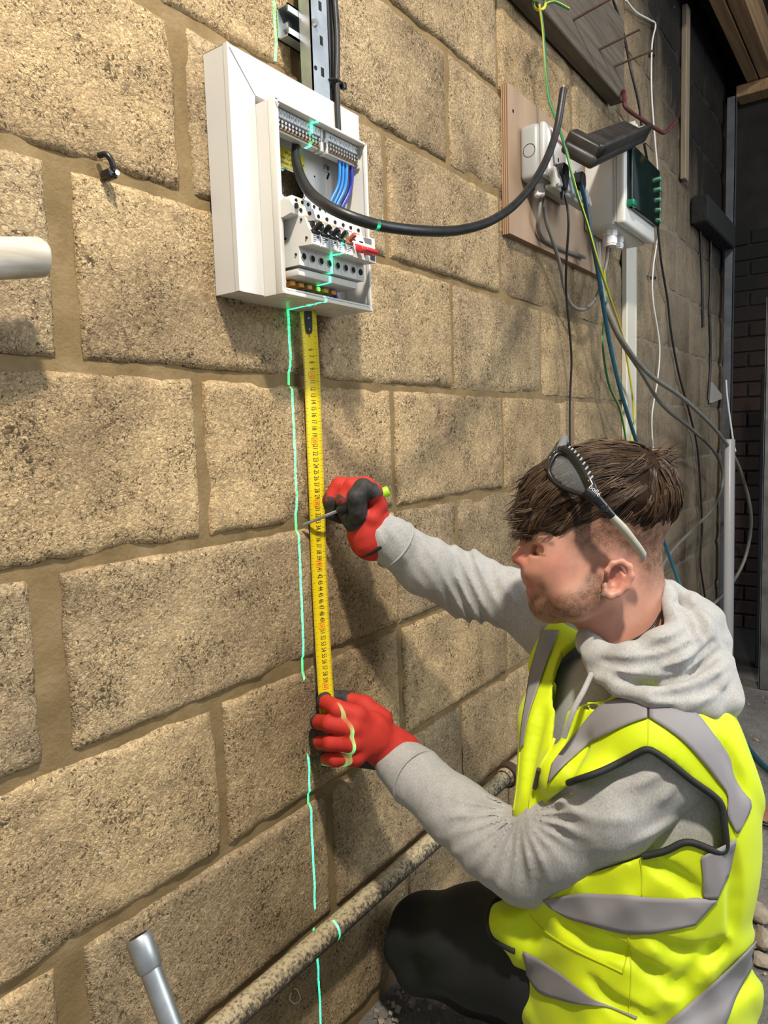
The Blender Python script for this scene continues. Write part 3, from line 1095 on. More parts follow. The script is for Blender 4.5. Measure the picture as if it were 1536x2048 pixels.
def blade(cm, u):
    """point and axes on the blade; u across in m"""
    s = np.interp(cm, marks, knots)
    q = np.array([np.interp(s, cum, [p[i] for p in C]) for i in range(3)])
    q2 = np.array([np.interp(s + .004, cum, [p[i] for p in C]) for i in range(3)])
    q1 = np.array([np.interp(s - .004, cum, [p[i] for p in C]) for i in range(3)])
    dn = Vector(q2 - q1).normalized()
    ac = Vector((math.cos(0.42), -math.sin(0.42), 0))          # blade turned a little to the left
    ac = (ac - dn * ac.dot(dn)).normalized()
    nr = ac.cross(dn).normalized()
    if nr.y > 0:
        nr = -nr
    cup = 0.0022 * (1 - (u / .0135) ** 2)
    return Vector(q) + ac * u - nr * cup, ac, dn, nr


m = MB()
NU, NS = 8, 70
cms = np.linspace(-.2, 64.5, NS)
us = np.linspace(-.0135, .0135, NU + 1)
for s in cms:
    for u in us:
        m.v.append(tuple(blade(s, u)[0]))
for i in range(NS - 1):
    for j in range(NU):
        a = i * (NU + 1) + j
        m.f.append((a, a + 1, a + NU + 2, a + NU + 1))
        m.m.append(0)
bl = m.build('blade', M_TAPE, tp, smooth_ang=180, fixn=False)
sm = bl.modifiers.new('thick', 'SOLIDIFY')
sm.thickness = 0.0003
pb, pr = MB(), MB()
for n in range(6, 61):
    p, ac, dn, nr = blade(n, 0.0015)
    ten = n % 10 == 0
    M = frame(p + nr * .0008, dn, ac)
    if (M.to_3x3() @ Vector((0, 0, 1))).dot(nr) < 0:
        M = frame(p + nr * .0008, dn, ac)
    Mx = frame(p + nr * .0007, dn, -nr.cross(dn) if (nr.cross(dn)).dot(ac) < 0 else nr.cross(dn))
    text_mesh(str(n), .0128, Mx @ Matrix.Diagonal((.55, 1, 1, 1)), pr if ten else pb)
    if ten:
        hx, hy, rr = .0050, .0062, .002
        lp = []
        for (sx, sy, a0) in ((1, 1, 0), (-1, 1, 90), (-1, -1, 180), (1, -1, 270)):
            for a in (0, 30, 60, 90):
                lp.append(Mx @ Vector((sx * (hx - rr) + rr * math.cos(math.radians(a0 + a)), sy * (hy - rr) + rr * math.sin(math.radians(a0 + a)), 0)))
        pr.tube(lp, .00032, 4, closed=True)
for q in range(0, 1280):
    cm = q / 20.0 * 1.0
    if cm > 63 or q % 2:
        continue
    cmn = q / 20.0
    ln = .0055 if q % 20 == 0 else (.0042 if q % 10 == 0 else .0022)
    for sd_ in (-1, 1):
        a0 = blade(cmn, sd_ * .0133)
        a1 = blade(cmn, sd_ * (.0133 - ln))
        w = a0[2] * (.00013 if q % 20 else .00022)
        off = a0[3] * .0004
        pb.add([a0[0] - w + off, a0[0] + w + off, a1[0] + w + off, a1[0] - w + off], [(0, 1, 2, 3)])
p, ac, dn, nr = blade(4.3, 0)
for i in range(3):
    q = blade(3.2 + i * .35, .0005 * i)
    pr.box(tuple(q[0] + q[3] * .0006 - Vector((.0012, 0.0002, .0012))), tuple(q[0] + q[3] * .0006 + Vector((.0012, .0002, .0055))))
pb.build('scale_print', M_PRINT, bl, fixn=False)['kind'] = 'stuff'
pr.build('decimetre_print', M_REDP, bl, fixn=False)['kind'] = 'stuff'
hk = MB()
ring = []
for s, hw in ((-.3, .0062), (1.6, .0062), (3.0, .0052), (3.5, .0035)):
    p, ac, dn, nr = blade(s, 0)
    ring.append((p - ac * hw + nr * .0012, p + ac * hw + nr * .0012, p + ac * hw + nr * .0022, p - ac * hw + nr * .0022))
V = [v for r in ring for v in r]
F = []
for i in range(len(ring) - 1):
    for j in range(4):
        F.append((i * 4 + j, i * 4 + (j + 1) % 4, i * 4 + 4 + (j + 1) % 4, i * 4 + 4 + j))
F += [(0, 1, 2, 3), (12, 13, 14, 15)]
hk.add(V, F)
ho = hk.build('end_hook', M_BLK, tp)
for s in (1.1, 2.8):
    p, ac, dn, nr = blade(s, 0)
    MB().tube([p + nr * .002, p + nr * .0032], [.0017, .0012], 10).build('rivet', M_STEEL, ho, smooth_ang=40)

# ================================================================== plywood board with sockets and enclosure
M_PLY = mat('plywood_face', (0.42, 0.29, 0.19), 0.75, vary=0.35, vscale=5, bump=0.25, bscale=60, stretch=(1, 1, 0.25))
M_PLYE = mat('plywood_edge', (0.46, 0.30, 0.17), 0.8, vary=0.2)
M_PLYD = mat('plywood_edge_dark', (0.16, 0.09, 0.05), 0.8)
ply = thing('plywood_board', (0.69, 0, zz(.59)), 'bare plywood board screwed to the wall behind the sockets', 'board')
PX0, PX1, PZ0, PZ1 = 0.682, 1.335, zz(.588), zz(.915)
for i in range(7):
    MB().box((PX0, -.0025 * (i + 1) - .0005, PZ0), (PX1, -.0025 * i - .0005, PZ1)).build('veneer_layer', [M_PLYE, M_PLYD][i % 2] if i < 6 else M_PLY, ply)
PY = -.018
for (px, py) in ((1026, 222), (1029, 414), (1135, 500)):
    c = W(px, py, PY)
    MB().cyl((c[0], PY - .0008, c[2]), (c[0], PY + .003, c[2]), .004, 8).build('screw_head', M_HOLE, ply)

M_GREY = mat('grey_abs', (0.36, 0.37, 0.36), 0.4, vary=0.06)
M_GREYL = mat('light_grey_abs', (0.50, 0.50, 0.485), 0.35, vary=0.08)
M_FACE = mat('socket_white', (0.78, 0.76, 0.75), 0.35)
M_TINT = mat('clear_red_neon', (0.75, 0.42, 0.42), 0.2)
# --- grey weatherproof twin socket, left side has a round knockout
sk = thing('weatherproof_socket', (0.735, PY, zz(.72)), 'grey weatherproof twin socket with covers open on the plywood', 'socket')
GX0, GX1, GZ0, GZ1 = 0.737, 0.985, zz(.715), zz(.838)
GY = -.066
m = MB().rbox((GX0, GY, GZ0), (GX1, PY, GZ1), .012, 3)
m.build('back_box', M_GREY, sk, smooth_ang=50)
MB().rbox((GX0 + .006, GY - .012, GZ0 + .004), (GX1 - .004, GY + .001, GZ1 - .001), .004).build('front_bezel', M_GREYL, sk, smooth_ang=50)
kc = ((PY + GY) / 2 - .001, (GZ0 + GZ1) / 2 + .002)
MB().tube([(GX0 - .0004, kc[0] + .0145 * math.cos(a), kc[1] + .0145 * math.sin(a)) for a in np.linspace(0, 6.2832, 31)[:-1]], .0007, 6, closed=True).build('knockout_ring', M_PRINT, sk)
for i, x in enumerate((.775, .885)):
    fp = MB().rbox((x - .012, GY - .0165, GZ0 + .016), (x + .085, GY - .010, GZ1 - .008), .003).build('socket_face', M_FACE, sk, smooth_ang=50)
    MB().rbox((x - .006, GY - .0215, GZ1 - .028), (x + .080, GY - .0160, GZ1 - .013), .002).build('neon_rocker', M_TINT, fp, smooth_ang=50)
    for q in range(3):
        MB().box((x + .02 + q * .014, GY - .0172, GZ0 + .034 + (.016 if q == 1 else 0)), (x + .026 + q * .014, GY - .0160, GZ0 + .042 + (.016 if q == 1 else 0))).build('pin_slot', M_HOLE, fp)
# grey latches along the lower edge
for i, x in enumerate((.760, .805, .850, .905, .950)):
    lm = MB()
    lm.rbox((x, GY - .034, GZ0 - .020), (x + .024, GY - .014, GZ0 + .024), .004, 2, rot=Matrix.Rotation(-.25, 3, 'X'))
    lm.rbox((x + .005, GY - .040, GZ0 - .022), (x + .019, GY - .026, GZ0 + .006), .004, 2, rot=Matrix.Rotation(-.25, 3, 'X'))
    lm.build('cover_latch', M_GREYL, sk, smooth_ang=50)
# clear cover rim below the latches
MB().rbox((GX0 + .02, GY - .030, GZ0 - .024), (GX1 - .01, GY - .006, GZ0 - .014), .003).build('cover_rim', M_GREY, sk, smooth_ang=50)
# black lid flipped open
Lq = [W(1150, 287, -.140), W(1258, 247, -.11), W(1268, 284, -.155), W(1182, 318, -.190)]
lc = (Lq[0] + Lq[1] + Lq[2] + Lq[3]) / 4
ux = Vector(Lq[1] - Lq[0])
uy = Vector(Lq[3] - Lq[0])
Mf = frame(tuple(lc), ux, uy)
hw, hh = ux.length * .52, uy.length * .5
lid = MB()
lid.rbox((-hw, -hh, -.012), (hw, hh, .016), .010, 3)
lid.rbox((-hw * .86, -hh * .72, .012), (hw * .62, hh * .80, .026), .008, 2)
lid.rbox((-hw * .98, hh * .70, -.036), (hw * .95, hh * 1.0, -.004), .005, 2)
lid.rbox((-hw * .98, -hh, -.032), (-hw * .80, hh, -.004), .005, 2)
lid.rbox((hw * .55, -hh * .4, -.004), (hw * 1.08, hh * .85, .010), .006, 2)
lid.xform(Mf)
lo = lid.build('open_black_lid', mat('dusty_black_plastic', (.018, .016, .015), .45, vary=.4, col2=(.05, .045, .04), vscale=14), sk, smooth_ang=50)
for f0 in (-.25, .45):
    c = Mf @ Vector((hw * 1.10, hh * f0, .006))
    h = MB()
    h.rbox((c.x - .016, c.y - .010, c.z - .018), (c.x + .016, c.y + .010, c.z + .018), .004, 2, rot=Matrix.Rotation(.5, 3, 'Y'))
    h.rbox((c.x - .010, c.y - .016, c.z - .006), (c.x + .010, c.y + .016, c.z + .010), .003, 2, rot=Matrix.Rotation(.5, 3, 'Y'))
    h.build('hinge_clip', M_GREYL, lo, smooth_ang=50)
# cable gland below
g0 = W(1079, 385, -.045)
gl = MB()
gl.cyl((g0[0], -.045, g0[2] + .022), (g0[0], -.045, g0[2] - .010), .011, 14)
gl.cyl((g0[0], -.045, g0[2] + .004), (g0[0], -.045, g0[2] - .008), .0135, 8)
gl.build('cable_gland', M_FACE, sk, smooth_ang=40)

# --- plugs
for i, (px, py, lab) in enumerate(((1124, 352, 'black plug in the left socket of the weatherproof pair'), (1159, 365, 'black plug in the right socket of the weatherproof pair'))):
    c = W(px, py, -.095)
    pg = thing('mains_plug', tuple(c), lab, 'plug', 'plugs on the plywood board')
    b = MB()
    s = .86 if i else 1.0
    prof = [(-.017, .020), (-.010, .027), (.010, .027), (.017, .020), (.019, -.004), (.011, -.024), (.006, -.034), (-.006, -.034), (-.011, -.024), (-.019, -.004)]
    b.prism([(c[0] + u * s, c[2] + v * s) for u, v in prof], 1, c[1] - .012, c[1] + .014)
    po = b.build('plug_body', M_BLK, pg)
    bv = po.modifiers.new('bevel', 'BEVEL')
    bv.width = .005
    bv.segments = 3
    MB().tube([(c[0], c[1], c[2] - .030 * s), (c[0], c[1], c[2] - .052 * s)], [.0052, .0036], 10).build('strain_relief', M_BLK, pg, smooth_ang=40)

# --- white enclosure with dark green door
M_ENC = mat('enclosure_white', (0.66, 0.65, 0.61), 0.38, vary=0.06)
M_DOOR = mat('dark_green_door', (0.006, 0.016, 0.014), 0.12, vary=0.3)
M_GREEN = mat('green_catch', (0.0, 0.16, 0.075), 0.3)
en = thing('distribution_enclosure', (1.2, PY, zz(.71)), 'white plastic distribution enclosure with dark green see-through door', 'enclosure')
EX0, EX1, EZ0, EZ1 = 1.150, 1.445, zz(.690), zz(.905)
MB().rbox((EX0, -.105, EZ0), (EX1, PY, EZ1), .010, 3).build('base_box', M_ENC, en, smooth_ang=50)
MB().rbox((EX0 + .001, -.132, EZ0 + .001), (EX1 - .001, -.1058, EZ1 - .001), .009, 3).build('cover', M_ENC, en, smooth_ang=50)
MB().box((EX0 - .0006, -.1062, EZ0 + .008), (EX1 + .0005, -.1050, EZ1 - .008)).build('cover_seam', M_FACE, en)
dz0, dz1 = EZ0 + .046, EZ1 - .006
dr = MB().rbox((EX0 + .020, -.146, dz0), (EX1 - .004, -.1312, dz1), .004, 2).build('green_door', M_DOOR, en, smooth_ang=50)
for (x, z) in ((EX0 + .022, dz0 + .008),):
    MB().rbox((x - .006, -.152, z - .008), (x + .026, -.128, z + .010), .003, 2).build('door_catch', M_GREEN, dr, smooth_ang=50)
for z in np.linspace(dz0 + .012, dz1 - .03, 5):
    MB().rbox((EX1 - .008, -.150, z), (EX1 + .002, -.134, z + .016), .003, 2).build('green_hinge', M_GREEN, dr, smooth_ang=50)
glp = MB()
for i, (x, y, s) in enumerate(((1.20, -.075, 1.25), (1.285, -.070, 1.0))):
    gg = MB()
    gg.cyl((x, y, EZ0 + .004), (x, y, EZ0 - .016), .017 * s, 8)
    gg.cyl((x, y, EZ0 - .014), (x, y, EZ0 - .034 * s), .0145 * s, 14)
    gg.cyl((x, y, EZ0 - .020), (x, y, EZ0 - .030 * s), .0165 * s, 8)
    gg.build('cable_gland', M_FACE, en, smooth_ang=40)

# ================================================================== white dado trunking strip below the enclosure
o = MB().rbox((1.537, -.020, zz(-.60)), (1.640, -.0005, zz(.77)), .003, 1)
o.box((1.628, -.0215, zz(-.60)), (1.634, -.019, zz(.77)))
o = o.build('vertical_trunking', mat('cream_pvc', (.66, .63, .53), .45, vary=.12, vscale=4))
tag(o, 'cream upright cable trunking on the wall below the enclosure', 'trunking')

# ================================================================== timber beam, nails, bent rod
o = MB().rbox((.10, -.045, zz(1.116)), (1.425, -.001, zz(1.345)), .003, 1).build('timber_beam', M_TIMBER_OLD)
tag(o, 'dark weathered timber beam fixed along the wall above the sockets', 'beam')
M_RUST = mat('rusty_steel', (.095, .055, .035), .8, metal=.3, vary=.4, vscale=80)
for i, (a, b) in enumerate((((1145, 42), (1210, 0)), ((1197, 101), (1250, 68)), ((1227, 134), (1283, 110)))):
    A = W(a[0], a[1], -.044)
    B = A + np.array([.018, -.105 if i else -.13, .034 - .008 * i])
    n = MB()
    n.tube([A + np.array([0, .012, 0]), B], [.0036, .0028], 8)
    n.cyl(B, B + (B - A) * .012, .0055, 8)
    o = n.build('rusty_nail', M_RUST, smooth_ang=50)
    tag(o, ('longest rusty nail, nearest the top edge, jutting from the timber beam', 'middle rusty nail of the three jutting from the timber beam', 'rusty nail jutting from the timber beam closest to its end')[i], 'nail', 'nails in the timber beam')
M_REDOX = mat('red_oxide_rod', (.10, .018, .018), .6, vary=.4, vscale=50)
rp = [W(1243, 181, -.02), W(1247, 183, -.05), W(1249, 200, -.06), W(1252, 216, -.065), W(1285, 240, -.08), W(1322, 264, -.10), W(1329, 265, -.105), W(1337, 259, -.11), W(1352, 243, -.12)]
o = MB().tube(spline(rp, 4), .0058, 8).build('bent_hook_rod', M_REDOX, smooth_ang=60)
tag(o, 'dark red bent metal hook rod sticking out beside the beam end', 'hook')

# ================================================================== loose wires on the right
M_GY1 = mat('earth_yellow', (.62, .56, .05), .4)
M_GY2 = mat('earth_green', (.02, .16, .05), .4)
M_WIREB = mat('black_flex', (.014, .014, .015), .45)
M_WIREG = mat('grey_flex', (.20, .19, .165), .5, vary=.2, vscale=30)
M_WIREW = mat('white_flex', (.70, .68, .66), .45)
M_WIRET = mat('teal_flex', (.012, .085, .135), .4)


def cable(name, pts, r, mt, label, cat='cable', group='loose cables on the right', n=8, k=8, twin=None):
    P = spline(pts, k)
    if twin:
        root = thing(name, tuple(P[0]), label, cat, group)
        N = len(P)
        # two-tone insulation: two half-tubes
        mm = MB()
        pts_, nn = [Vector(p) for p in P], 10
        u = None
        Vv = []
        for i in range(N):
            d = (pts_[min(i + 1, N - 1)] - pts_[max(i - 1, 0)]).normalized()
            if u is None:
                u = d.orthogonal().normalized()
            u = (u - d * u.dot(d)).normalized()
            w = d.cross(u)
            tw = i * .05
            for q in range(nn):
                a = 2 * math.pi * q / nn + tw
                Vv.append(pts_[i] + (u * math.cos(a) + w * math.sin(a)) * r)
        for half, (nm, mtt) in enumerate((('yellow_stripe', mt), ('green_stripe', twin))):
            hb = MB()
            F = []
            for i in range(N - 1):
                for q in range(nn):
                    if (q < nn * .6) == (half == 0):
                        q2 = (q + 1) % nn
                        F.append((i * nn + q, i * nn + q2, i * nn + nn + q2, i * nn + nn + q))
            hb.add(Vv, F)
            hb.build(nm, mtt, root, smooth_ang=180, fixn=False)
        return root
    o = MB().tube(P, r, n).build(name, mt, smooth_ang=60)
    return tag(o, label, cat, group)


cable('earth_wire', [W(1079, 8, -.075), W(1086, 60, -.075), W(1090, 120, -.08), W(1096, 190, -.09), W(1112, 240, -.11), W(1132, 300, -.14), W(1152, 380, -.16), W(1175, 450, -.16), W(1198, 530, -.15), W(1225, 610, -.10), W(1247, 680, -.06), W(1262, 770, -.05), W(1268, 835, -.05), W(1264, 900, -.05), W(1290, 1040, -.06), W(1322, 1130, -.07), W(1330, 1210, -.1)],
      .0032, M_GY1, 'yellow and green earth wire hanging from the beam past the sockets', twin=M_GY2)
lp = [W(1079 + 12 * math.cos(a), 8 + 12 * math.sin(a), -.07 - .012 * math.sin(2 * a)) for a in np.linspace(0, 6.28, 12)]
cable('earth_wire_knot', lp + [W(1110, 4, -.07), W(1138, 18, -.09)], .0032, M_GY1, 'loop and loose tail of yellow earth wire tied over the beam', k=5, twin=M_GY2)
cable('earth_wire', [W(1209, 540, -.08), W(1214, 600, -.08), W(1207, 650, -.07), W(1206, 700, -.07), W(1218, 770, -.06), W(1240, 820, -.06), W(1252, 880, -.06), W(1262, 960, -.06), W(1280, 1060, -.1)],
      .0034, M_GY1, 'lower yellow and green earth wire passing behind the teal flex', twin=M_GY2)
cable('teal_flex', [W(1163, 372, -.115), W(1172, 410, -.125), W(1180, 460, -.13), W(1192, 520, -.12), W(1205, 600, -.11), W(1218, 680, -.10), W(1238, 770, -.10), W(1262, 850, -.10), W(1290, 940, -.10), W(1318, 1050, -.11), W(1345, 1130, -.14), W(1370, 1195, -.18)],
      .0058, M_WIRET, 'teal blue flex hanging from the right-hand plug')
cable('plug_flex', [W(1127, 385, -.095), W(1134, 410, -.10), W(1137, 450, -.10), W(1133, 520, -.08), W(1132, 580, -.06), W(1138, 650, -.05), W(1143, 720, -.04), W(1140, 800, -.03), W(1140, 900, -.03), W(1142, 1000, -.03)],
      .0032, M_WIREB, 'thin black flex dropping from the left-hand plug')
cable('grey_flex', [W(1083, 392, -.045), W(1078, 430, -.04), W(1076, 455, -.03), W(1084, 475, -.026), W(1110, 492, -.026), W(1140, 505, -.026), W(1170, 515, -.028)],
      .0045, M_WIREG, 'grey cable clipped along the lower edge of the plywood')
cable('grey_flex', [W(1086, 392, -.045), W(1092, 440, -.05), W(1105, 480, -.05), W(1120, 530, -.045), W(1130, 580, -.04), W(1145, 612, -.04), W(1170, 618, -.05), W(1195, 590, -.055), W(1212, 530, -.06), W(1216, 490, -.07)],
      .0050, M_WIREG, 'grey cable hanging in a loop below the plywood to the enclosure gland')
cable('grey_flex', [W(1190, 485, -.075), W(1198, 530, -.08), W(1205, 580, -.09), W(1220, 630, -.11), W(1250, 690, -.13), W(1300, 750, -.14), W(1370, 800, -.15), W(1440, 870, -.17), W(1480, 940, -.19), W(1502, 1030, -.21), W(1492, 1110, -.19), W(1462, 1170, -.15), W(1425, 1210, -.1), W(1385, 1240, -.1)],
      .0072, M_WIREG, 'outer of two thick grey cables looping round towards the dark corner')
cable('grey_flex', [W(1196, 485, -.075), W(1200, 540, -.075), W(1207, 600, -.08), W(1235, 670, -.09), W(1280, 740, -.10), W(1325, 810, -.09), W(1385, 860, -.08), W(1430, 905, -.08), W(1446, 955, -.08), W(1430, 1010, -.07), W(1395, 1050, -.05), W(1350, 1095, -.04), W(1320, 1140, -.04), W(1300, 1200, -.04)],
      .0068, M_WIREG, 'inner of two thick grey cables looping back to the wall')
cable('white_wire', [W(1252, 0, -.01), W(1272, 24, -.012), W(1300, 40, -.012), W(1311, 50, -.012), W(1304, 90, -.012), W(1303, 180, -.012), W(1309, 270, -.012), W(1316, 360, -.012), W(1316, 460, -.012), W(1306, 540, -.012), W(1306, 600, -.012), W(1319, 690, -.012), W(1315, 760, -.012), W(1304, 830, -.012), W(1306, 900, -.012), W(1310, 960, -.012)],
      .0029, M_WIREW, 'thin white wire clipped down the wall behind the worker')
cable('black_wire', [W(1226, 0, -.012), W(1240, 40, -.015), W(1250, 80, -.03), W(1262, 140, -.05), W(1278, 210, -.06), W(1287, 280, -.06), W(1300, 350, -.035), W(1312, 420, -.026), W(1322, 520, -.020), W(1335, 600, -.012), W(1343, 670, -.012), W(1358, 750, -.012), W(1380, 830, -.015), W(1395, 900, -.02), W(1402, 1000, -.02), W(1404, 1060, -.02), W(1401, 1130, -.02), W(1410, 1200, -.03), W(1408, 1260, -.04)],
      .0042, M_WIREB, 'long thin black wire running down the sooty wall')
cable('burnt_wire', [W(1399, 440, -.006), W(1402, 500, -.006), W(1404, 560, -.006), W(1406, 655, -.006)], .006, M_WIREB, 'short burnt black wire stub on the sooty wall')
cable('burnt_wire', [W(1421, 450, -.006), W(1421, 560, -.006), W(1419, 620, -.006), W(1421, 720, -.006), W(1416, 800, -.006)], .006, M_WIREB, 'long burnt black wire hanging near the dark corner')
cable('white_offcut', [AX(1452, 760, 3.05), AX(1454, 790, 3.05), AX(1459, 830, 3.05), AX(1467, 885, 3.05), AX(1471, 903, 3.05)], .0045, M_WIREW, 'white cable offcut hanging above the white waste pipe')
tri = MB().prism([(W(1416, 765)[0], W(1416, 765)[2]), (W(1416, 806)[0], W(1416, 806)[2]), (W(1440, 796)[0], W(1440, 796)[2])], 1, -.02, -.006).build('card_scrap', mat('grey_card', (.34, .32, .29), .8))
tag(tri, 'torn grey triangular card scrap stuck to the far wall', 'scrap')
for (px, py, lab) in ((1304, 110, 'small dark clip high on the white wire'), (1306, 556, 'small dark clip lower on the white wire')):
    c = W(px, py, -.01)
    o = MB().rbox((c[0] - .008, -.019, c[2] - .005), (c[0] + .008, -.001, c[2] + .005), .002).build('wire_clip', M_BLK)
    tag(o, lab, 'clip', 'wire clips')
bt = W(1364, 90)
o = MB().rbox((2.27, -.022, zz(1.125)), (2.325, -.001, zz(1.78)), .003, 1).build('wall_batten', mat('old_pale_wood', (.26, .20, .135), .8, vary=.35, vscale=8, stretch=(6, 6, .6)))
tag(o, 'thin pale wooden batten upright on the sooty wall', 'batten')
o = MB().rbox((2.45, -.07, zz(.99)), (3.05, -.001, zz(1.10)), .006, 1).build('charred_timber', mat('charred_wood', (.010, .010, .010), .9, bump=.8, bscale=30, bdist=.01))
tag(o, 'charred black timber fixed to the wall in the dark corner', 'timber')
m = MB()
m.box((3.06, -.060, 0.0), (3.10, -.057, zz(1.70)))
m.box((3.06, -.060, 0.0), (3.063, -.022, zz(1.70)))
o = m.build('angle_post', mat('dull_steel', (.14, .15, .17), .55, metal=.6, vary=.4, vscale=12))
tag(o, 'slim grey steel angle post upright in the corner', 'post')
a = AX(1464, 878, 2.37)
o = MB()
o.tube([(2.37, a[1], 0.0), (2.37, a[1] + .008, a[2] - .004), (2.37, a[1] + .008, a[2])], [.0205, .0205, .017], 18)
o = o.build('waste_pipe', mat('white_pipe', (.56, .56, .60), .3, vary=.08, vscale=6), smooth_ang=50)
tag(o, 'white plastic waste pipe standing upright at the dark end', 'pipe')
m = MB()
m.box((2.27, -.42, 0.0), (2.275, -.322, zz(.62)))
m.box((2.27, -.325, 0.0), (2.36, -.320, zz(.62)))
o = m.build('steel_door_post', mat('pitted_steel', (.22, .22, .22), .5, metal=.6, vary=.45, vscale=16))
tag(o, 'grey perforated steel post at the right edge by the floor', 'post')
o = MB().rbox((2.55, -.33, 0.0), (2.60, -.265, zz(.35)), .004, 1).build('dark_plank', mat('dark_blue_plank', (.020, .026, .034), .6, vary=.5, vscale=12, stretch=(5, 5, .5)))
tag(o, 'dark upright plank leaning behind the steel post', 'plank')

# ================================================================== low pipe, conduits, clip
def pipe_mat():
    m, nt, bs = new_mat('dusty_iron_pipe')
    bs.inputs['Roughness'].default_value = .85
    geo = nt.nodes.new('ShaderNodeNewGeometry')
    sep = nt.nodes.new('ShaderNodeSeparateXYZ')
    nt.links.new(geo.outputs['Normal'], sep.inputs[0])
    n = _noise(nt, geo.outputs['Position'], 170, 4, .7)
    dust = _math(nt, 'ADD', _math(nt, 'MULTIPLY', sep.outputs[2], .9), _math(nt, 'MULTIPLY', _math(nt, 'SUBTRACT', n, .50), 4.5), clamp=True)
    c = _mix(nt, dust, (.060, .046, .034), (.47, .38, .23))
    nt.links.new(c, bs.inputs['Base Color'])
    nt.links.new(_bump(nt, n, .5, .002), bs.inputs['Normal'])
    return m


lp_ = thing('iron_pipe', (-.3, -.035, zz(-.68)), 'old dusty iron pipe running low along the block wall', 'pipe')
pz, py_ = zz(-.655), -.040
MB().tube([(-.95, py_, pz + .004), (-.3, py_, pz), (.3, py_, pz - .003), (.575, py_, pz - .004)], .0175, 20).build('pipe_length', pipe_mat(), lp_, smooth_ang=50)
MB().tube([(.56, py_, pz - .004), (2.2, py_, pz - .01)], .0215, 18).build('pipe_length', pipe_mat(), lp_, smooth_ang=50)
MB().tube([(.575, py_, pz - .004), (.60, py_, pz - .004), (.604, py_, pz - .004)], [.027, .027, .022], 18).build('pipe_collar', M_RUST, lp_, smooth_ang=50)
for x in (-.55, .95):
    MB().rbox((x, -.058, pz - .006), (x + .018, 0.0, pz + .006), .002).build('pipe_bracket', M_RUST, lp_)

c0 = W(276, 1872, -.075)
c1 = W(352, 2075, -.135)
d = Vector(c1 - c0).normalized()
cdt = thing('steel_conduit', tuple(c1), 'galvanised steel conduit with a coupler leaning on the wall', 'conduit')
end = Vector(c0) + d * (Vector(c0).z / -d.z)
MB().tube([Vector(c0) + d * .03, end], .0118, 20).build('conduit_tube', M_GALV, cdt, smooth_ang=50)
cp = MB()
cp.tube([Vector(c0), Vector(c0) + d * .003, Vector(c0) + d * .036, Vector(c0) + d * .038], [.0135, .0146, .0146, .013], 20)
cp.build('coupler', M_GALV, cdt, smooth_ang=40)
MB().tube([Vector(c0) - d * .0004, Vector(c0) + d * .003], .0105, 18).build('coupler_bore', M_HOLE, cdt)

wp = MB()
wz = W(40, 515, -.055)[2]
a, b = W(86, 516, -.055), W(-140, 520, -.060)
wp.tube([a, Vector(a) + Vector((-.004, 0, 0)), Vector(b)], [.0165, .0195, .0200], 22)
wp.cyl(Vector(b) + Vector((0, 0, 0)), (b[0], 0.0, b[2]), .012, 10)
o = wp.build('wooden_rail_end', mat('whitewashed_wood', (.62, .58, .50), .7, vary=.3, col2=(.38, .32, .24), vscale=18, stretch=(.5, 4, 4)), smooth_ang=50)
tag(o, 'whitewashed round rail end poking in from the left', 'rail')

c = W(208, 338)
cl = thing('cable_clip', (c[0], 0, c[2]), 'small black cable clip nailed into the mortar joint', 'clip')
m = MB()
m.tube(spline([(c[0] - .006, -.001, c[2] + .013), (c[0] - .004, -.012, c[2] + .012), (c[0], -.016, c[2] + .004), (c[0] + .001, -.014, c[2] - .004), (c[0] + .001, -.004, c[2] - .006)], 5), .0035, 8)
m.rbox((c[0] - .005, -.016, c[2] - .013), (c[0] + .007, 0.002, c[2] - .003), .002)
m.build('clip_saddle', M_BLK, cl, smooth_ang=50)
MB().tube([(c[0] + .003, -.010, c[2] - .008), (c[0] + .003, -.021, c[2] - .008)], [.0015, .003], 8).build('clip_nail', M_STEEL, cl)

# sawdust curl below the pipe
fp = [W(590 + 10 * math.cos(a) * (1 + .2 * math.sin(3 * a)), 1992 + 15 * math.sin(a), -.006) for a in np.linspace(-1.7, 3.6, 16)]
o = MB().tube(fp, .0009, 5).build('plastic_shaving', mat('pale_shaving', (.72, .66, .50), .6))
tag(o, 'pale curled shaving stuck to the wall under the iron pipe', 'shaving')

# ================================================================== rubble on the floor at the right
M_RUB = mat('rubble_buff', (.40, .33, .25), .9, vary=.45, vscale=30, bump=.6, bscale=70, bdist=.004)
M_RUBR = mat('rubble_brick', (.30, .135, .085), .9, vary=.35, vscale=30, bump=.6, bscale=70, bdist=.004)


def chunk(name, c, s, seed, mt, label, cat, flat=.5, rz=0.0):
    bm = bmesh.new()
    bmesh.ops.create_icosphere(bm, subdivisions=2, radius=1)
    r2 = random.Random(seed)
    planes = [(Vector((r2.gauss(0, 1), r2.gauss(0, 1), r2.gauss(0, .7))).normalized(), r2.uniform(.55, .85)) for _ in range(9)]
    for v in bm.verts:
        p = v.co.copy()
        for nrm, dd in planes:
            e = p.dot(nrm)
            if e > dd:
                p -= nrm * (e - dd)
        v.co = Vector((p.x * s[0], p.y * s[1], p.z * s[2]))
    zmin = min(v.co.z for v in bm.verts)
    me = bpy.data.meshes.new(name)
    bm.to_mesh(me)
    bm.free()
    me.materials.append(mt)
    o = bpy.data.objects.new(name, me)
    COL.objects.link(o)
    o.location = (c[0], c[1], -zmin - .002)
    o.rotation_euler = (0, 0, rz)
    return tag(o, label, cat, 'rubble on the floor')


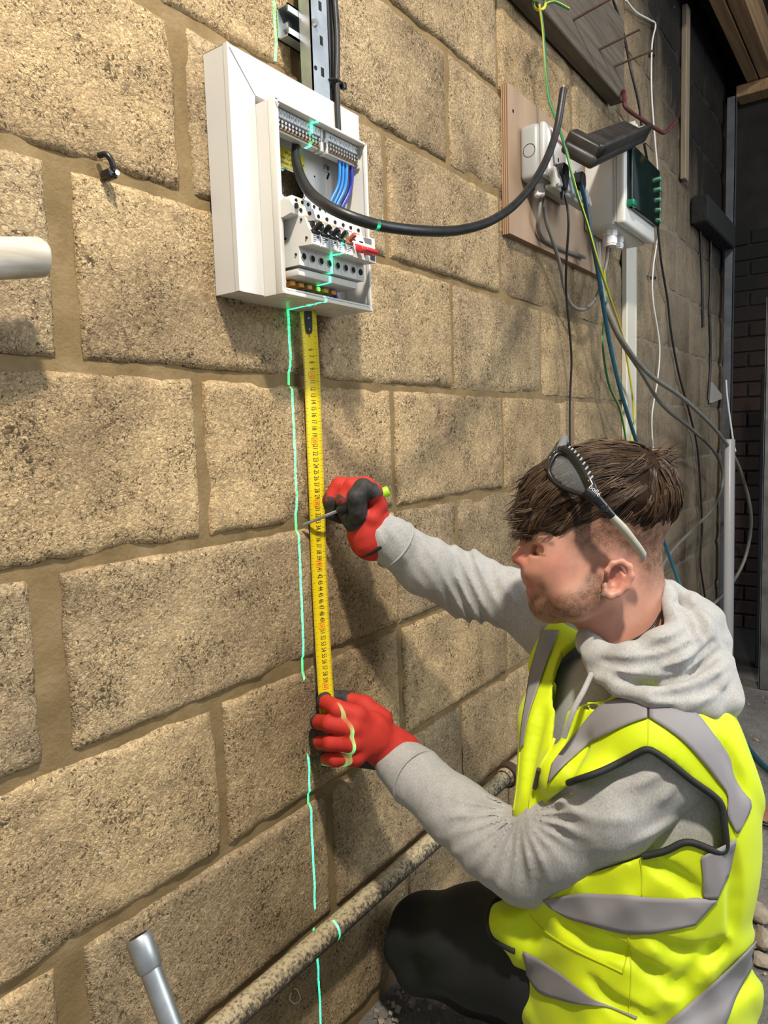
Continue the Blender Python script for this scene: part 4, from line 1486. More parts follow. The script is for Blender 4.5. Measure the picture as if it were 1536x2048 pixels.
rub = [((1505, 1632), (.075, .05, .018), M_RUBR, 'flat red brick slab among the rubble beside the black flex'),
       ((1490, 1745), (.034, .05, .022), M_RUB, 'cracked buff mortar lump just behind the yellow vest'),
       ((1497, 1690), (.028, .022, .012), M_RUBR, 'small reddish brick chip above the cracked mortar lump'),
       ((1512, 1835), (.055, .03, .015), M_RUB, 'long pale splintered piece in the rubble heap'),
       ((1500, 1880), (.04, .035, .014), M_RUB, 'broken buff piece leaning in the rubble heap'),
       ((1525, 1890), (.03, .025, .02), M_RUB, 'upper pale knob of rubble at the photo edge'),
       ((1520, 1925), (.032, .022, .012), M_RUB, 'lowest pale splinter of the rubble heap'),
       ((1490, 1925), (.022, .018, .010), M_RUB, 'tiny buff crumb close to the vest hem'),
       ((1512, 1480), (.012, .008, .003), M_RUB, 'pale flake on the floor near the teal hose'),
       ((1500, 1800), (.018, .03, .010), M_RUBR, 'thin red brick sliver between the mortar lumps')]
for i, (q, s, mt, lab) in enumerate(rub):
    chunk('rubble_piece', AZ(q[0], q[1], .0), s, 40 + i, mt, lab, 'rubble', rz=i * 1.3)
r3 = random.Random(3)
gb = MB()
for i in range(300):
    if i < 120:
        x, y = r3.uniform(.05, .45), -abs(r3.gauss(0, .05)) - .012
    else:
        x, y = r3.uniform(.3, 2.2), r3.uniform(-1.0, -.02)
    s = abs(r3.gauss(0, .0022)) + .0012
    R3 = Euler((r3.uniform(0, 3), r3.uniform(0, 3), r3.uniform(0, 3))).to_matrix()
    gb.box((x - s, y - s * .7, -.001), (x + s, y + s * .7, s * 1.1), 0, R3)
o = gb.build('floor_grit', M_RUB)
tag(o, 'loose grit and crumbs scattered along the wall foot', 'grit', kind='stuff')
P = [AZ(1440, 1395, .02) + np.array([-.1, .05, .02]), AZ(1455, 1420, .01), AZ(1480, 1470, .008), AZ(1510, 1512, .008), AZ(1545, 1545, .008), AZ(1600, 1575, .008)]
cable('teal_hose', P, .008, M_WIRET, 'teal hose lying on the floor behind the worker', group='floor cables')
for i, (pp, lab) in enumerate((([(1440, 1655), (1485, 1625), (1520, 1610), (1530, 1630), (1510, 1650), (1470, 1662)], 'black flex curled in a loop on the floor behind the vest'),
                               ([(1470, 1600), (1500, 1604), (1530, 1614), (1570, 1622)], 'upper black flex running off to the photo edge'),
                               ([(1470, 1632), (1500, 1640), (1540, 1652), (1580, 1658)], 'lower black flex running off to the photo edge'),
                               ([(1460, 1650), (1480, 1690), (1492, 1715), (1500, 1722)], 'short black flex end hanging towards the rubble'))):
    cable('floor_flex', [AZ(q[0], q[1], .010 + .006 * (j % 2)) for j, q in enumerate(pp)], .0055, M_WIREB, lab, group='floor cables')

# ================================================================== implicit surfaces for the worker
def px_of(P):
    """photo coordinates and forward distance of points"""
    d = (np.asarray(P) - CAM) @ RM
    return 768 + FPX * d[..., 0] / d[..., 1], 1024 - FPX * d[..., 2] / d[..., 1], d[..., 1]


class SDF:
    def __init__(self, lo, hi, h):
        self.lo = np.array(lo, float)
        self.h = h
        self.n = np.maximum(4, np.ceil((np.array(hi) - self.lo) / h).astype(int) + 1)
        self.D = np.full(self.n, 0.06)
        self.A = np.zeros(self.n)

    def _sl(self, lo, hi):
        a = np.clip(np.floor((np.array(lo) - self.lo) / self.h).astype(int), 0, self.n)
        b = np.clip(np.ceil((np.array(hi) - self.lo) / self.h).astype(int) + 1, 0, self.n)
        if np.any(b <= a):
            return None, None
        sl = tuple(slice(i, j) for i, j in zip(a, b))
        ax = [self.lo[i] + self.h * np.arange(a[i], b[i]) for i in range(3)]
        return sl, np.stack(np.meshgrid(*ax, indexing='ij'), -1)

    def all_points(self):
        ax = [self.lo[i] + self.h * np.arange(self.n[i]) for i in range(3)]
        return np.stack(np.meshgrid(*ax, indexing='ij'), -1)

    def _join(self, sl, d, k, val):
        a = self.D[sl]
        k = max(k, 1e-6)
        w = np.clip(0.5 + 0.5 * (a - d) / k, 0, 1)
        self.D[sl] = a * (1 - w) + d * w - k * w * (1 - w)
        if val is not None:
            self.A[sl] = self.A[sl] * (1 - w) + val * w

    def _cut(self, sl, d, k):
        a = self.D[sl]
        k = max(k, 1e-6)
        w = np.clip(0.5 - 0.5 * (a + d) / k, 0, 1)
        self.D[sl] = a * (1 - w) - d * w + k * w * (1 - w)

    def cone(self, a, b, ra, rb, k=0.01, val=0.0, cut=False):
        a, b = np.array(a, float), np.array(b, float)
        r = max(ra, rb) + k + 0.03
        sl, P = self._sl(np.minimum(a, b) - r, np.maximum(a, b) + r)
        if sl is None:
            return
        ab = b - a
        L2 = ab @ ab + 1e-12
        t = np.clip(((P - a) @ ab) / L2, 0, 1)
        d = np.linalg.norm(P - a - t[..., None] * ab, axis=-1) - (ra + (rb - ra) * t)
        self._cut(sl, d, k) if cut else self._join(sl, d, k, val)

    def ell(self, c, axes, radii, k=0.01, val=0.0, cut=False):
        """axes: 3x3 rows unit vectors"""
        c = np.array(c, float)
        axes = np.array(axes, float)
        r = np.abs(axes.T) @ np.array(radii) + k + 0.03
        sl, P = self._sl(c - r, c + r)
        if sl is None:
            return
        q = (P - c) @ axes.T
        rr = np.array(radii)
        k0 = np.linalg.norm(q / rr, axis=-1)
        k1 = np.linalg.norm(q / rr ** 2, axis=-1) + 1e-9
        d = k0 * (k0 - 1) / k1
        self._cut(sl, d, k) if cut else self._join(sl, d, k, val)

    def chain(self, pts, k=0.01, val=0.0, vals=None):
        """pts: list of (px, py, t, rpx) joined with tapered capsules"""
        for i, (p, q) in enumerate(zip(pts[:-1], pts[1:])):
            self.cone(PT(*p[:3]), PT(*q[:3]), p[3] * p[2] / FPX, q[3] * q[2] / FPX, k, vals[i] if vals else val)

    def sample(self, P, F=None):
        F = self.D if F is None else F
        g = (np.asarray(P, float) - self.lo) / self.h
        g = np.clip(g, 0, self.n - 1.001)
        i = g.astype(int)
        f = g - i
        r = 0
        for dx in (0, 1):
            for dy in (0, 1):
                for dz in (0, 1):
                    w = (f[..., 0] if dx else 1 - f[..., 0]) * (f[..., 1] if dy else 1 - f[..., 1]) * (f[..., 2] if dz else 1 - f[..., 2])
                    r = r + w * F[i[..., 0] + dx, i[..., 1] + dy, i[..., 2] + dz]
        return r

    def grad(self, P):
        e = self.h
        g = np.stack([self.sample(P + e * v) - self.sample(P - e * v) for v in np.eye(3)], -1)
        return g / (np.linalg.norm(g, axis=-1, keepdims=True) + 1e-9)

    def mesh(self, iters=1):
        """surface nets"""
        D = self.D
        s = D < 0
        n = self.n
        c = np.zeros(n - 1, int)
        for dx in (0, 1):
            for dy in (0, 1):
                for dz in (0, 1):
                    c += s[dx:n[0] - 1 + dx, dy:n[1] - 1 + dy, dz:n[2] - 1 + dz]
        cell = (c > 0) & (c < 8)
        idx = np.full(n - 1, -1)
        I = np.argwhere(cell)
        idx[cell] = np.arange(len(I))
        acc = np.zeros((len(I), 3))
        cnt = np.zeros(len(I))
        corners = [(x, y, z) for x in (0, 1) for y in (0, 1) for z in (0, 1)]
        for a in corners:
            for ax in range(3):
                if a[ax]:
                    continue
                b = list(a)
                b[ax] = 1
                da = D[I[:, 0] + a[0], I[:, 1] + a[1], I[:, 2] + a[2]]
                db = D[I[:, 0] + b[0], I[:, 1] + b[1], I[:, 2] + b[2]]
                m = (da < 0) != (db < 0)
                t = np.where(m, da / (da - db + 1e-12), 0)
                p = np.tile(np.array(a, float), (len(I), 1))
                p[:, ax] = t
                acc += np.where(m[:, None], p, 0)
                cnt += m
        V = self.lo + self.h * (I + acc / np.maximum(cnt, 1)[:, None])
        Q = []
        for ax in range(3):
            o = [i for i in range(3) if i != ax]
            sl0 = [slice(1, -1)] * 3
            sl1 = [slice(1, -1)] * 3
            sl0[ax] = slice(0, -1)
            sl1[ax] = slice(1, None)
            e = s[tuple(sl0)] != s[tuple(sl1)]
            E = np.argwhere(e)
            if len(E) == 0:
                continue
            base = E.copy()
            for q in o:
                base[:, q] += 1
            inside = s[base[:, 0], base[:, 1], base[:, 2]]
            def cid(d0, d1):
                b = base.copy()
                b[:, o[0]] -= d0
                b[:, o[1]] -= d1
                return idx[b[:, 0], b[:, 1], b[:, 2]]
            q = np.stack([cid(1, 1), cid(0, 1), cid(0, 0), cid(1, 0)], 1)
            flip = inside if ax != 1 else ~inside
            q[~flip] = q[~flip][:, ::-1]
            Q.append(q)
        Q = np.concatenate(Q)
        Q = Q[(Q >= 0).all(1)]
        return V, Q

    def build(self, name, mats, parent, attr=None, relax=1):
        V, Q = self.mesh()
        me = bpy.data.meshes.new(name)
        me.vertices.add(len(V))
        for _ in range(relax):                     # light smoothing
            S = np.zeros_like(V)
            C_ = np.zeros(len(V))
            for i in range(4):
                j = (i + 1) % 4
                np.add.at(S, Q[:, i], V[Q[:, j]])
                np.add.at(S, Q[:, j], V[Q[:, i]])
                np.add.at(C_, Q[:, i], 1)
                np.add.at(C_, Q[:, j], 1)
            V = np.where(C_[:, None] > 0, V * .5 + .5 * S / np.maximum(C_, 1)[:, None], V)
        me.vertices.foreach_set('co', V.ravel())
        me.loops.add(len(Q) * 4)
        me.loops.foreach_set('vertex_index', Q.ravel())
        me.polygons.add(len(Q))
        me.polygons.foreach_set('loop_start', np.arange(len(Q)) * 4)
        me.update(calc_edges=True)
        me.polygons.foreach_set('use_smooth', [True] * len(Q))
        for m in (mats if isinstance(mats, (list, tuple)) else [mats]):
            me.materials.append(m)
        at = {'mask': self.sample(V, self.A)}
        if attr:
            at.update(attr(V))
        for nm, val in at.items():
            if val.ndim == 1:
                a = me.attributes.new(nm, 'FLOAT', 'POINT')
                a.data.foreach_set('value', val.astype(np.float32))
            else:
                a = me.attributes.new(nm, 'FLOAT_COLOR', 'POINT')
                a.data.foreach_set('color', np.c_[val, np.ones(len(val))].astype(np.float32).ravel())
        me.validate()
        o = bpy.data.objects.new(name, me)
        COL.objects.link(o)
        if parent is not None:
            o.parent = parent
            o.matrix_parent_inverse = Matrix.Translation(parent.location).inverted()
        return o


def surf_point(S, px, py, t0=.70, t1=1.25):
    ts = np.arange(t0, t1, .002)
    P = CAM + ts[:, None] * ray(px, py)
    ok = np.all((P > S.lo + S.h) & (P < S.lo + S.h * (S.n - 2)), axis=1)
    d = np.where(ok, S.sample(P), 1.0)
    k = int(np.argmax(d < 0)) if (d < 0).any() else int(np.argmin(d))
    return P[k]


def crease(S, pts, r=4.5, k=.006, raise_=False, n=14):
    """fold line pressed into (or raised on) a cloth surface"""
    Q = spline([(x, y, 0) for x, y in pts], 6)
    P = [surf_point(S, q.x, q.y) for q in Q]
    N = len(P)
    for i in range(N - 1):
        a = math.sin(math.pi * (i + .5) / N) ** .6
        S.cone(P[i], P[i + 1], r * a / FPX, r * a / FPX, k, None if raise_ else 0.0, cut=not raise_)


def polyline_dist(qx, qy, pts):
    d = np.full(np.shape(qx), 1e9)
    for (x0, y0), (x1, y1) in zip(pts[:-1], pts[1:]):
        L = (x1 - x0) ** 2 + (y1 - y0) ** 2 + 1e-9
        t = np.clip(((qx - x0) * (x1 - x0) + (qy - y0) * (y1 - y0)) / L, 0, 1)
        d = np.minimum(d, np.hypot(qx - x0 - t * (x1 - x0), qy - y0 - t * (y1 - y0)))
    return d


def inside_poly(qx, qy, poly):
    r = np.zeros(np.shape(qx), bool)
    n = len(poly)
    for i in range(n):
        x0, y0 = poly[i]
        x1, y1 = poly[(i + 1) % n]
        c = ((y0 > qy) != (y1 > qy)) & (qx < (x1 - x0) * (qy - y0) / ((y1 - y0) if y1 != y0 else 1e-9) + x0)
        r ^= c
    return r


def poly_sd(qx, qy, poly):
    d = polyline_dist(qx, qy, poly + [poly[0]])
    return np.where(inside_poly(qx, qy, poly), -d, d)


def bounds(pts, pad):
    P = np.array([PT(p[0], p[1], p[2]) for p in pts])
    r = max(p[3] * p[2] / FPX for p in pts) + pad
    return P.min(0) - r, P.max(0) + r

# ================================================================== the worker
UR, UF, UU = RM[:, 0], RM[:, 1], RM[:, 2]          # image right, away, up
AXV = np.array([UR, UU, UF])

man = thing('person', (0.17, -0.45, 0.0), 'young man kneeling at the wall in a yellow vest and grey hoodie', 'person')


def skin_material():
    m, nt, bs = new_mat('skin')
    bs.inputs['Roughness'].default_value = 0.48
    bs.inputs['Subsurface Weight'].default_value = 0.05
    bs.inputs['Subsurface Radius'].default_value = (0.008, 0.003, 0.0015)
    bs.inputs['Subsurface Scale'].default_value = 0.6
    a = nt.nodes.new('ShaderNodeAttribute')
    a.attribute_name = 'skin_col'
    geo = nt.nodes.new('ShaderNodeNewGeometry')
    n = _noise(nt, geo.outputs['Position'], 60, 4)
    c = _mix(nt, 1.0, a.outputs['Color'], _ramp(nt, n, [(0.3, (0.92, 0.90, 0.90)), (0.7, (1.06, 1.04, 1.03))]), 'MULTIPLY')
    b = nt.nodes.new('ShaderNodeAttribute')
    b.attribute_name = 'stubble'
    mp = nt.nodes.new('ShaderNodeMapping')
    nt.links.new(geo.outputs['Position'], mp.inputs['Vector'])
    n2 = _noise(nt, mp.outputs[0], 700, 2, .6)
    n3 = _noise(nt, mp.outputs[0], 110, 3, .6)
    nn = _math(nt, 'ADD', _math(nt, 'MULTIPLY', n2, .6), _math(nt, 'MULTIPLY', n3, .5))
    f = _math(nt, 'MULTIPLY', b.outputs['Fac'], _math(nt, 'ADD', -.55, _math(nt, 'MULTIPLY', nn, 2.35)), clamp=True)
    c = _mix(nt, f, c, (0.095, 0.048, 0.022))
    nt.links.new(c, bs.inputs['Base Color'])
    nt.links.new(_bump(nt, n2, .15, .0006), bs.inputs['Normal'])
    return m


# ---------------------------------------------------------------- head and neck
hd = SDF(PT(1185, 1110, 1.0) - np.array([.165, .165, .175]), PT(1185, 1110, 1.0) + np.array([.165, .165, .170]), 0.0019)
Rx = lambda r, t=1.0: r * t / FPX
hd.ell(PT(1203, 1012, 1.0), AXV, (Rx(138), Rx(122), .076), .01)
hd.ell(PT(1135, 1095, 1.0), AXV, (Rx(82), Rx(96), .062), .025)
hd.ell(PT(1150, 1160, 1.0), AXV, (Rx(78), Rx(72), .054), .02)
for t in (.954, 1.046):
    hd.chain([(1098, 1206, 1.0, 27), (1150, 1206, t, 25), (1200, 1178, t, 21), (1215, 1120, t, 22)], .030)
hd.chain([(1095, 1205, .988, 27), (1095, 1205, 1.012, 27)], .012)
hd.chain([(1090, 1068, .968, 26), (1086, 1066, 1.0, 25), (1090, 1068, 1.032, 26)], .015)      # brow
hd.chain([(1060, 1074, 1.0, 13), (1049, 1098, 1.0, 13), (1037, 1115, 1.0, 14.5)], .008)         # nose
for s in (-1, 1):
    hd.cone(PT(1060, 1127, 1 + .009 * s), PT(1050, 1126, 1 + .008 * s), Rx(9.5), Rx(9), .006)
hd.chain([(1070, 1150, .982, 18), (1065, 1149, 1.0, 19), (1070, 1150, 1.018, 18)], .010)      # upper lip
hd.chain([(1070, 1165, .982, 8), (1059, 1165, 1.0, 10), (1070, 1165, 1.018, 8)], .003)
hd.chain([(1072, 1183, .984, 9), (1063, 1183, 1.0, 11), (1072, 1183, 1.016, 9)], .003)
for s in (-1, 1):                                                                                   # cheek, eye socket, eye
    hd.ell(PT(1108, 1138, 1 + .026 * s), AXV, (Rx(40), Rx(40), .026), .030)
    hd.ell(PT(1078, 1101, 1 + .030 * s), AXV, (Rx(17), Rx(11), .014), .008, cut=True)
    hd.ell(PT(1088, 1102, 1 + .030 * s), AXV, (Rx(15), Rx(14), .013), .003)
hd.cone(PT(1074, 1174, .978), PT(1046, 1174, 1.0), Rx(2.4), Rx(2.8), .003, cut=True)
hd.cone(PT(1074, 1174, 1.022), PT(1046, 1174, 1.0), Rx(2.4), Rx(2.8), .003, cut=True)
for s in (-1, 1):
    hd.ell(PT(1050, 1135, 1 + .007 * s), AXV, (Rx(6), Rx(5), .0035), .002, cut=True)
    hd.cone(PT(1070, 1122, 1 + .016 * s), PT(1078, 1150, 1 + .022 * s), Rx(3), Rx(3), .006, cut=True)
# neck
hd.chain([(1212, 1165, 1.0, 58), (1232, 1330, 1.0, 62)], .03)
hd.chain([(1262, 1120, 1.0, 58), (1285, 1330, 1.01, 62)], .025)
# ears
for s in (-1, 1):
    te = 1 + .0775 * s
    tt = lambda o: te + s * o
    hd.ell(PT(1234, 1158, te), AXV, (Rx(25), Rx(33), .006), .004)
    hd.chain([(1219, 1160, tt(.006), 5), (1214, 1142, tt(.008), 5.5), (1225, 1127, tt(.010), 6), (1243, 1123, tt(.011), 6.5), (1258, 1133, tt(.012), 7),
              (1262, 1152, tt(.012), 7), (1253, 1174, tt(.010), 7), (1236, 1187, tt(.008), 7), (1221, 1192, tt(.006), 8), (1212, 1186, tt(.004), 8), (1209, 1172, tt(.002), 6)], .003)
    hd.chain([(1240, 1140, tt(.006), 4), (1248, 1155, tt(.008), 4.5), (1240, 1172, tt(.007), 4)], .003)
    hd.ell(PT(1229, 1161, tt(.011)), AXV, (Rx(10), Rx(14), .010), .003, cut=True)
HEAD = hd


def head_attr(V):
    qx, qy, t = px_of(V)
    base = np.tile(np.array([0.545, 0.285, 0.202]), (len(V), 1))
    def blend(col, w):
        nonlocal base
        base = base * (1 - w[:, None]) + np.array(col) * w[:, None]
    g = lambda x, y, r: np.exp(-((qx - x) ** 2 + (qy - y) ** 2) / r ** 2)
    blend((0.56, 0.17, 0.13), .75 * g(1036, 1118, 26))
    blend((0.52, 0.19, 0.14), .5 * g(1110, 1135, 40))
    blend((0.60, 0.22, 0.165), .75 * g(1238, 1152, 34))
    blend((0.50, 0.150, 0.125), .9 * g(1058, 1174, 13))
    blend((0.50, 0.20, 0.145), .45 * smooth(1230, 1290, qy))
    # clipped hair of the fade: scalp side and nape
    hair = smooth(0, 52, 1132 - qy + .10 * (qx - 1200)) * smooth(1105, 1165, qx)
    nape = smooth(1262, 1296, qx) * (1 - smooth(1120, 1215, qy)) * .95
    earfree = 1 - np.exp(-(((qx - 1236) / 32) ** 2 + ((qy - 1156) / 40) ** 2) ** 2)
    fade = np.clip(hair * .9 + nape, 0, 1) * earfree
    d = polyline_dist(qx, qy, [(1076, 1212), (1105, 1222), (1145, 1214), (1178, 1196), (1192, 1168)])
    beard = (1 - smooth(14, 40, d)) * .92
    d2 = polyline_dist(qx, qy, [(1198, 1165), (1192, 1120), (1200, 1085)])
    side = np.exp(-(d2 / 16) ** 2) * .30
    mo = np.exp(-(polyline_dist(qx, qy, [(1052, 1152), (1078, 1158), (1086, 1180), (1076, 1204)]) / 9) ** 2) * .6
    stub = np.clip(np.maximum.reduce([beard, side, mo, fade]), 0, 1)
    stub = stub * (1 - .9 * g(1056, 1174, 11))
    eye = np.exp(-(polyline_dist(qx, qy, [(1068, 1106), (1079, 1110), (1090, 1111)]) / 2.2) ** 2)
    brow = np.exp(-(polyline_dist(qx, qy, [(1062, 1080), (1080, 1078), (1104, 1088)]) / 5) ** 2)
    stub = np.maximum(stub, np.maximum(eye * 1.0, brow * .8))
    return {'skin_col': base, 'stubble': stub}


body = hd.build('body', skin_material(), man, attr=head_attr)
body['label'] = 'head and neck with short beard and faded sides'
# ear stud
st_ = PT(1207, 1189, .915)
bm_ = MB()
bm_.tube([st_ + np.array([0, .002, 0]), st_ - UF * .003], [.0022, .0018], 10)
bm_.build('ear_stud', M_STEEL, man, smooth_ang=50)['label'] = 'tiny silver ear stud'
# neck chain
ch_ = [PT(1180, 1296, .955), PT(1240, 1290, .925), PT(1296, 1262, .935), PT(1322, 1225, .965), PT(1328, 1205, 1.0), PT(1322, 1225, 1.04)]
MB().tube(spline(ch_, 8), .0016, 6).build('neck_chain', mat('dark_chain', (.05, .045, .04), .35, metal=.8), man, smooth_ang=60)

# ---------------------------------------------------------------- hair
def hair_mat(name, c):
    return mat(name, c, .42, vary=.35, vscale=90, spec=.35)


HM = [hair_mat('hair_dark', (.040, .022, .012)), hair_mat('hair_brown', (.090, .052, .028)), hair_mat('hair_light', (.20, .128, .074))]
hc = SDF(PT(1190, 1000, 1.0) - .175, PT(1190, 1000, 1.0) + .175, 0.0034)
hc.ell(PT(1212, 988, 1.0), AXV, (Rx(142), Rx(104), .084), .01)
hc.ell(PT(1105, 1010, 1.0), AXV, (Rx(66), Rx(66), .062), .03)
hc.ell(PT(1095, 1048, 1.0), AXV, (Rx(52), Rx(40), .058), .02)
Pa = hc.all_points()
qx, qy, qt = px_of(Pa)
# lower edge of the long hair on top
edge = np.interp(qx, [1000, 1045, 1070, 1110, 1160, 1230, 1290, 1330, 1370], [1060, 1066, 1086, 1096, 1088, 1080, 1074, 1076, 1066])
lowcut = (edge - qy) * qt / FPX
hc.D = np.maximum(hc.D, -lowcut)
hc.D += .0025 * vnoise(Pa, 60, 21) + .0012 * vnoise(Pa, 150, 22)
cap = hc.build('hair', mat('hair_base', (.030, .017, .010), .85, vary=.3, vscale=120, spec=.1), man)
cap['label'] = 'brown tousled hair, long on top'
r5 = random.Random(11)
Vh = np.array([v.co for v in cap.data.vertices])
Nh = hc.grad(Vh)
hx, hy, ht = px_of(Vh)
strands = [MB(), MB(), MB()]
UR_, UU_, UF_ = Vector(UR), Vector(UU), Vector(UF)


def hair_flow(x, y):
    """combing direction in the photo's plane (right, up)"""
    dx, dy = (x - 1298) / 100.0, (y - 932) / 100.0
    w = float(smooth(-.35, .45, dx))
    f = float(smooth(1040, 1200, x))                       # 1 back .. 0 front
    fr = np.array([-1.0, -(.18 + .75 * (1 - f) + .55 * max(0.0, dy))])
    bk = np.array([.30, -1.0])
    v = fr * (1 - w) + bk * w + np.array([dx, -dy]) * .22
    return v / (np.linalg.norm(v) + 1e-6)


def comb(p, length, steps, layer, turn, flick):
    pts = [np.array(p, float)]
    d = None
    for i in range(steps):
        q = pts[-1]
        x, y, _ = px_of(q)
        v = hair_flow(float(x), float(y))
        c, s_ = math.cos(turn), math.sin(turn)
        v = np.array([v[0] * c - v[1] * s_, v[0] * s_ + v[1] * c])
        tgt = UR * v[0] + UU * v[1]
        g_ = hc.grad(q)
        tgt = tgt - g_ * (tgt @ g_)
        tgt = tgt / (np.linalg.norm(tgt) + 1e-6)
        d = tgt if d is None else d * .45 + tgt * .55
        if flick and i > steps * .55:
            d = d + (-UR * .45 + UU * .12) * flick
        d = d / np.linalg.norm(d)
        q = q + d * length / steps
        sd = float(hc.sample(q))
        if sd < layer or i < steps * .6:
            q = q + hc.grad(q) * (layer * (.25 + .75 * i / steps) - sd)
        x, y, _ = px_of(q)
        lim = np.interp(float(x), [1000, 1035, 1060, 1110, 1160, 1230, 1290, 1330, 1370], [1075, 1076, 1092, 1104, 1098, 1092, 1090, 1090, 1080])
        if y > lim and not flick:
            break
        pts.append(q)
    return pts


pick = [i for i in range(len(Vh)) if ht[i] < 1.05 and hy[i] < 1080]
r5.shuffle(pick)
for i in pick[:640]:
    x, y = hx[i], hy[i]
    front = 1 - float(smooth(1050, 1160, x))
    ln = r5.uniform(.050, .080) * (.7 if y > 1030 else 1.0) * (.75 if x > 1290 else 1.0)
    turn = r5.gauss(0, .22)
    lay = r5.uniform(.0010, .0055)
    fl = r5.uniform(.5, 1.3) if (x < 1110 and r5.random() < .55) else 0
    guide = comb(Vh[i], ln, 9, lay, turn, fl)
    if len(guide) < 4:
        continue
    n = hc.grad(guide[0])
    lead = 0 if r5.random() < .36 else (1 if r5.random() < .66 else 2)
    tg = guide[1] - guide[0]
    side = np.cross(tg, n)
    side = side / (np.linalg.norm(side) + 1e-9)
    wdt = r5.uniform(.003, .006)
    M_ = len(guide)
    for k in range(13):
        a, b_ = r5.uniform(-1, 1), r5.uniform(-.4, .6)
        end = r5.uniform(.80, 1.0)
        mm = max(3, int(M_ * end + .5))
        ph_ = r5.uniform(0, 6)
        pts = []
        for j in range(mm):
            t_ = j / (M_ - 1)
            spread = (1 - .75 * t_ ** 1.5)
            wob = .0010 * math.sin(ph_ + 5 * t_) * t_
            pts.append(Vector(guide[j] + side * (wdt * a * spread + wob) + n * (.0022 * b_ * spread)))
        r0 = r5.uniform(.00040, .00072)
        bank = lead if r5.random() < .7 else r5.choice((0, 1, 1, 2))
        strands[bank].tube(pts, [r0 * (1 - (j / (mm - 1)) ** 2 * .85) for j in range(mm)], 3, caps=False)
# flicked fringe locks
for c_ in range(46):
    y0 = r5.uniform(985, 1066)
    x0 = np.interp(y0, [985, 1020, 1070], [1058, 1048, 1046]) + r5.uniform(0, 26)
    p0_ = PT(x0, y0, r5.uniform(.955, 1.045))
    d0 = -UR_ * r5.uniform(.6, 1.0) - UU_ * r5.uniform(.15, .8) + UF_ * r5.gauss(0, .2)
    cv = r5.uniform(.04, .22)
    ln = r5.uniform(.020, .036)
    for k in range(8):
        d = d0.normalized()
        pts = [Vector(p0_) + Vector((r5.gauss(0, .0016), r5.gauss(0, .0016), r5.gauss(0, .0016)))]
        l2 = ln * r5.uniform(.75, 1.0)
        for s_ in range(6):
            d = (d - UR_ * cv + UU_ * cv * .35 + Vector((r5.gauss(0, .03), r5.gauss(0, .03), r5.gauss(0, .03)))).normalized()
            pts.append(pts[-1] + d * l2 / 6)
        strands[r5.choice((0, 1, 1, 2))].tube(pts, [.0006, .0006, .0005, .0005, .0004, .0003, .0001], 3, caps=False)
# tuft at the crown
for k in range(260):
    p = PT(r5.uniform(1262, 1335), r5.uniform(900, 965), r5.uniform(.95, 1.03))
    d = (UR_ * r5.uniform(.3, 1) + UU_ * r5.uniform(.0, .7) + UF_ * r5.gauss(0, .3)).normalized()
    pts = [Vector(p) + d * (.026 * s / 4) - UU_ * (.004 * (s / 4) ** 2) for s in range(5)]
    strands[k % 3].tube(pts, [.0008, .0008, .0006, .0004, .0002], 3, caps=False)
for i, b in enumerate(strands):
    o = b.build('hair_strands', HM[i], cap, smooth_ang=180, fixn=False)
    o['kind'] = 'stuff'

# ---------------------------------------------------------------- hoodie
def heather():
    m, nt, bs = new_mat('heather_grey_jersey')
    bs.inputs['Roughness'].default_value = .92
    bs.inputs['Sheen Weight'].default_value = .25
    geo = nt.nodes.new('ShaderNodeNewGeometry')
    mp = nt.nodes.new('ShaderNodeMapping')
    mp.inputs['Scale'].default_value = (1, 1, .35)
    mp.inputs['Rotation'].default_value = (.3, .5, .6)
    nt.links.new(geo.outputs['Position'], mp.inputs['Vector'])
    n = _noise(nt, mp.outputs[0], 620, 3, .7)
    n2 = _noise(nt, mp.outputs[0], 60, 3, .6)
    c = _ramp(nt, n, [(0.3, (0.30, 0.295, 0.285)), (0.5, (0.39, 0.38, 0.365)), (0.72, (0.485, 0.48, 0.465))])
    c = _mix(nt, 1.0, c, _ramp(nt, n2, [(0.3, (.92, .92, .92)), (.7, (1.06, 1.06, 1.05))]), 'MULTIPLY')
    nt.links.new(c, bs.inputs['Base Color'])
    nt.links.new(_bump(nt, _math(nt, 'ADD', n, n2), .35, .0012), bs.inputs['Normal'])
    return m


M_JERSEY = heather()
LAT = np.array([.5, 0, -.866])            # in (right, up, away): towards his left
def vdir(r, u, a):
    v = UR * r + UU * u + UF * a
    return v / np.linalg.norm(v)


BL, BF, BU = vdir(.5, 0, -.866), vdir(-.866, 0, -.5), UU
BAX = np.array([BL, BF, BU])


def torso(S, g, val=0.0):
    S.ell(PT(1266, 1590, 1.0), BAX, (.168 + g, .122 + g, .23 + g), .03, val)
    S.ell(PT(1254, 1800, 1.0), BAX, (.144 + g, .126 + g, .24 + g), .05, val)
    S.ell(PT(1260, 2050, 1.005), BAX, (.150 + g, .136 + g, .20 + g), .05, val)
    S.cone(PT(1325, 1492, .905), PT(1270, 1470, 1.0), Rx(88, .905) + g, Rx(110) + g, .03, val)
    S.cone(PT(1135, 1335, 1.15), PT(1225, 1410, 1.03), Rx(66, 1.15) + g, Rx(100) + g, .04, val)


